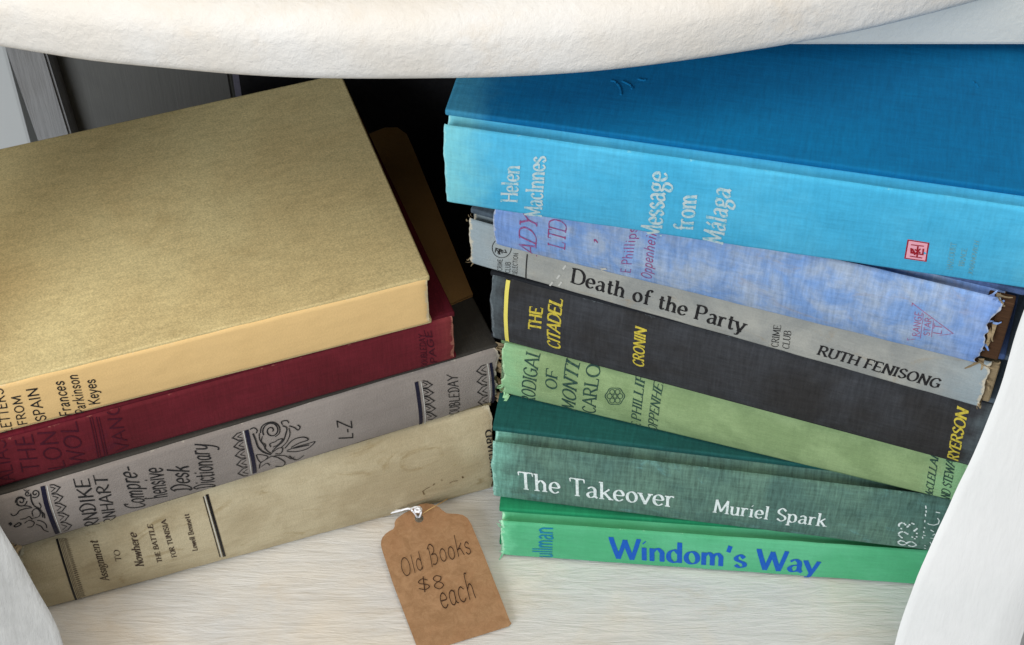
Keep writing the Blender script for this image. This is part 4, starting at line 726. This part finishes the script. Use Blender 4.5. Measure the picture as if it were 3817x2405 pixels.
# rear leg, its edge strip and the dark panel beside it
def plank(name, pts, mat, ytop=0, thick=.02, zt_=.262, zb=-.40):
    """a plank whose slanted edges run on up to the top and down to the floor"""
    (a0, a1), (b0, b1) = pts; f = lambda p, q, z: Vector(p).lerp(Vector(q), (z-p[2])/(q[2]-p[2]))
    P = [f(a0, a1, zt_), f(a0, a1, zb), f(b0, b1, zb), f(b0, b1, zt_)]
    return tpart(name, P, mat, (0, thick, 0), .0012)
lg_ = BACK['leg']
plank('leg', ((lg_[0], lg_[1]), (lg_[6], lg_[3])), LEGB)['label'] = 'rear leg with its shade painted in grey'
o = plank('leg', (((.33, .66, .2), (.30, .66, 0)), ((.40, .66, .2), (.365, .66, 0))), LEGR); o['label'] = 'white rear leg'
pn = BACK['panel']; f = Vector(pn[1])-Vector(pn[0]); e = [Vector(p) for p in pn]
plank('back_panel', (((e[0].x+.0005, .672, e[0].z), (e[1].x+.0005, .672, e[1].z)), ((e[2].x, .672, .1), (e[2].x+.001, .672, .0))), PANEL, thick=.012, zb=-.02)
# rail under the top at the back of the shelf
bm = bmesh.new(); box(bm, -.30-tx_, .42-tx_, APRON_Y-ty_, APRON_Y-ty_+.018, APRON_Z+tz, z0+tz-.0003, .0015, 2); s, col = paint('pale_rail_paint', lin(208, 209, 204), lin(202, 202, 196), 'n', 10, .0003, None, .12); bm_put('apron_rail', bm, s.out(col, .6, .3), table)
# pale board leaning on nothing but its own foot, behind the left rear leg
bd = empty('board', 'pale grey board standing on the floor behind the left rear leg', 'board', (-.60, .78, -.4))
bm = bmesh.new(); box(bm, .002, .323, 0, .018, .0202, .62, .002, 2); bm_put('panel', bm, None, bd); PALE_BOARD = bd.children[0]
bm = bmesh.new(); box(bm, .0, .325, -.03, .05, -.0, .02, .002, 2); bm_put('foot', bm, None, bd)
# ---------------------------------------------------------------- booklets behind the left stack
st = BACK['strips']
for i, (c, lab) in enumerate((((128, 126, 142), 'pale lilac booklet standing against the dark grey panel'), ((84, 52, 74), 'plum coloured booklet standing behind the left stack, right of the lilac one'), ((60, 42, 52), 'dark brown booklet standing behind the left stack, right of the plum one'))):
    x0, x1 = st[i][0]+.0006, st[i+1][0]-.0006
    o = empty('booklet', lab, 'booklet', ((x0+x1)/2, .655, 0), 0, 'booklets standing behind the left stack')
    m_ = cloth('booklet_cover', lin(*c), lin(*[v*.85 for v in c]), weave=.1); w = (x1-x0)/2
    bm = bmesh.new(); box(bm, -w, w, 0, .0006, 0, .16, .0002, 1); bm_put('spine', bm, m_, o)
    for sgn in (-1, 1):
        bm = bmesh.new(); box(bm, sgn*w-(.0006 if sgn > 0 else 0), sgn*w+(.0006 if sgn < 0 else 0), .0008, .012, 0, .16, .0002, 1); bm_put('cover', bm, m_, o)
    bm = bmesh.new(); box(bm, -w+.0008, w-.0008, .0009, .0115, .001, .158); bm_put('page_block', bm, PG, o)
# ---------------------------------------------------------------- black cloth added to darken the gap behind and between the stacks
s = NT('gap_shade_cloth'); a = s.noise((420, 420, 420), 4, .6); s.bump(a, .0004, .6); BLK = s.out(s.mix(a, (.008, .008, .009), (.022, .022, .024)), .95, .05)
V = []; Fc = []; nu, nv = 90, 60
for i in range(nu+1):
    for j in range(nv+1):
        x = -.118+.40*i/nu; t = j/nv
        if t < .45: y = .500+(.56-.500)*t/.45; z = .0022
        else: y = .56+.05*min(1, (t-.45)/.12)+.004*math.sin(x*70); z = .0022+(.262-.0022)*((t-.45)/.55)**1.1
        n_ = noise.noise((x*22, y*9, t*2)); fold = max(0, n_)
        if t < .45: z += .004*fold*min(1, t*8)*min(1, (x+.118)*30)
        else: y -= .010*fold*min(1, (t-.45)*6)
        V.append((x, y+(.004*noise.noise((x*30, 1, 1)) if j == 0 else 0), z))
for i in range(nu):
    for j in range(nv): a = i*(nv+1)+j; Fc.append((a, a+nv+1, a+nv+2, a+1))
o = mesh('gap_shade_cloth', V, Fc, BLK, None, True); tag(o, 'added black cloth that darkens the gap behind and between the two stacks of books', 'cloth')
o.modifiers.new('thickness', 'SOLIDIFY').thickness = .0008
# ---------------------------------------------------------------- price tag
s = NT('kraft_card'); a = s.noise((240, 240, 240), 6, .7, .6); b = s.noise((900, 900, 900), 4, .7); c = s.noise((60, 60, 60), 4, .6)
col = s.mix(s.ramp(a, .3, .7), lin(146, 112, 80), lin(168, 132, 98)); col = s.mix(s.math('MULTIPLY', s.ramp(c, .4, .7), .35), col, lin(150, 106, 72)); col = s.mix(s.math('MULTIPLY', s.ramp(b, .55, .8), .3), col, lin(204, 166, 124)); s.bump(b, .00015, .7); KR = s.out(col, .85, .15)
tg = empty('price_tag', 'brown kraft price tag handwritten Old Books $8 each, lying on the shelf', 'price tag', TAG[0])
t0 = Vector(TAG[0]); bm = bmesh.new()
def ring(P): vs = [bm.verts.new(Vector(p)-t0) for p in P]; return [bm.edges.new((vs[i], vs[(i+1) % len(vs)])) for i in range(len(vs))]
outer = [tuple(p) for p in TAG]
E_ = ring(outer)+ring(HOLE); bmesh.ops.triangle_fill(bm, edges=E_, use_beauty=True, use_dissolve=False)
for f_ in bm.faces:
    if f_.normal.z < 0: f_.normal_flip()
r = bmesh.ops.extrude_face_region(bm, geom=list(bm.faces)); bmesh.ops.translate(bm, verts=[v for v in r['geom'] if isinstance(v, bmesh.types.BMVert)], vec=(0, 0, -.0006))
bm_put('card', bm, KR, tg)
rnd = random.Random(11)
for t in TT:
    o3, e1, e2 = [Vector(p)-t0 for p in t[1:4]]; e1 -= o3; e2 -= o3; R = lay_text(t[0], 'pen', .85, rnd)
    ribbons('handwriting', R, lambda u, v, k: tuple(o3+e1*u+e2*v+Vector((0, 0, .00012+.000004*(k % 9)))), INKS['pen'], tg)
def tube(name, P, r, mat, parent, sub=5, flat=1):
    P = catmull(P, sub); V = []; Fc = []; n = 8
    for i, p in enumerate(P):
        d = (P[min(i+1, len(P)-1)]-P[max(0, i-1)]).normalized(); a = d.orthogonal().normalized(); b = d.cross(a)
        for k in range(n): V.append(p+a*r*math.cos(k*math.tau/n)*flat+b*r*math.sin(k*math.tau/n))
    for i in range(len(P)-1):
        for k in range(n): a, b = i*n+k, i*n+(k+1) % n; Fc.append((a, b, b+n, a+n))
    Fc.append(tuple(range(n))[::-1]); Fc.append(tuple(len(V)-n+k for k in range(n)))
    return mesh(name, V, Fc, mat, parent, True)
for q in CREASES: tube('crease', [p+Vector((0, 0, -.0001)) for p in q], .0005, cv.data.materials[0], cv)
s = NT('white_string'); a = s.noise((900, 900, 900), 2, .6); s.bump(a, .0002, .8); WH = s.out(s.mix(a, lin(232, 236, 246), lin(250, 250, 252)), .9, .1)
s = NT('tan_thread'); TAN = s.out(lin(190, 156, 104), .8, .2)
so = tube('string', [Vector(p)-t0 for p in LOOP], .00042, WH, tg)
kn = Vector(KNOT)-t0; rr = random.Random(5); P = [kn+Vector((.0014*math.cos(i*1.9), .0010*math.sin(i*1.9), .0006*math.sin(i*2.7)-.0004)) for i in range(9)]
tube('knot', P, .00045, WH, so)
tube('thread', [Vector(p)-t0 for p in THREAD], .00022, TAN, tg)
# ---------------------------------------------------------------- surroundings
s = NT('brown_floor'); a = s.noise((8, 90, 30), 5, .6); FL = s.out(s.mix(a, lin(70, 56, 46), lin(44, 36, 30)), .6, .3)
o = mesh('floor', [(-3, -2.5, -.4), (3, -2.5, -.4), (3, 3, -.4), (-3, 3, -.4)], [(0, 1, 2, 3)], FL); o['kind'] = 'structure'
s = NT('pale_board_paint'); a = s.noise((6, 6, 6), 4, .5); m_ = s.out(s.mix(a, lin(206, 208, 206), lin(198, 200, 198)), .7, .2)
for c_ in bd.children: c_.data.materials.append(m_)
s = NT('pale_wall'); a = s.noise((3, 3, 3), 4, .5); WL = s.out(s.mix(a, lin(196, 202, 202), lin(186, 192, 192)), .8, .2)
bm = bmesh.new(); box(bm, -3, 3, 1.42, 1.5, -.4, 2.4); o = bm_put('wall', bm, WL); o['kind'] = 'structure'
bpy.context.view_layer.update()
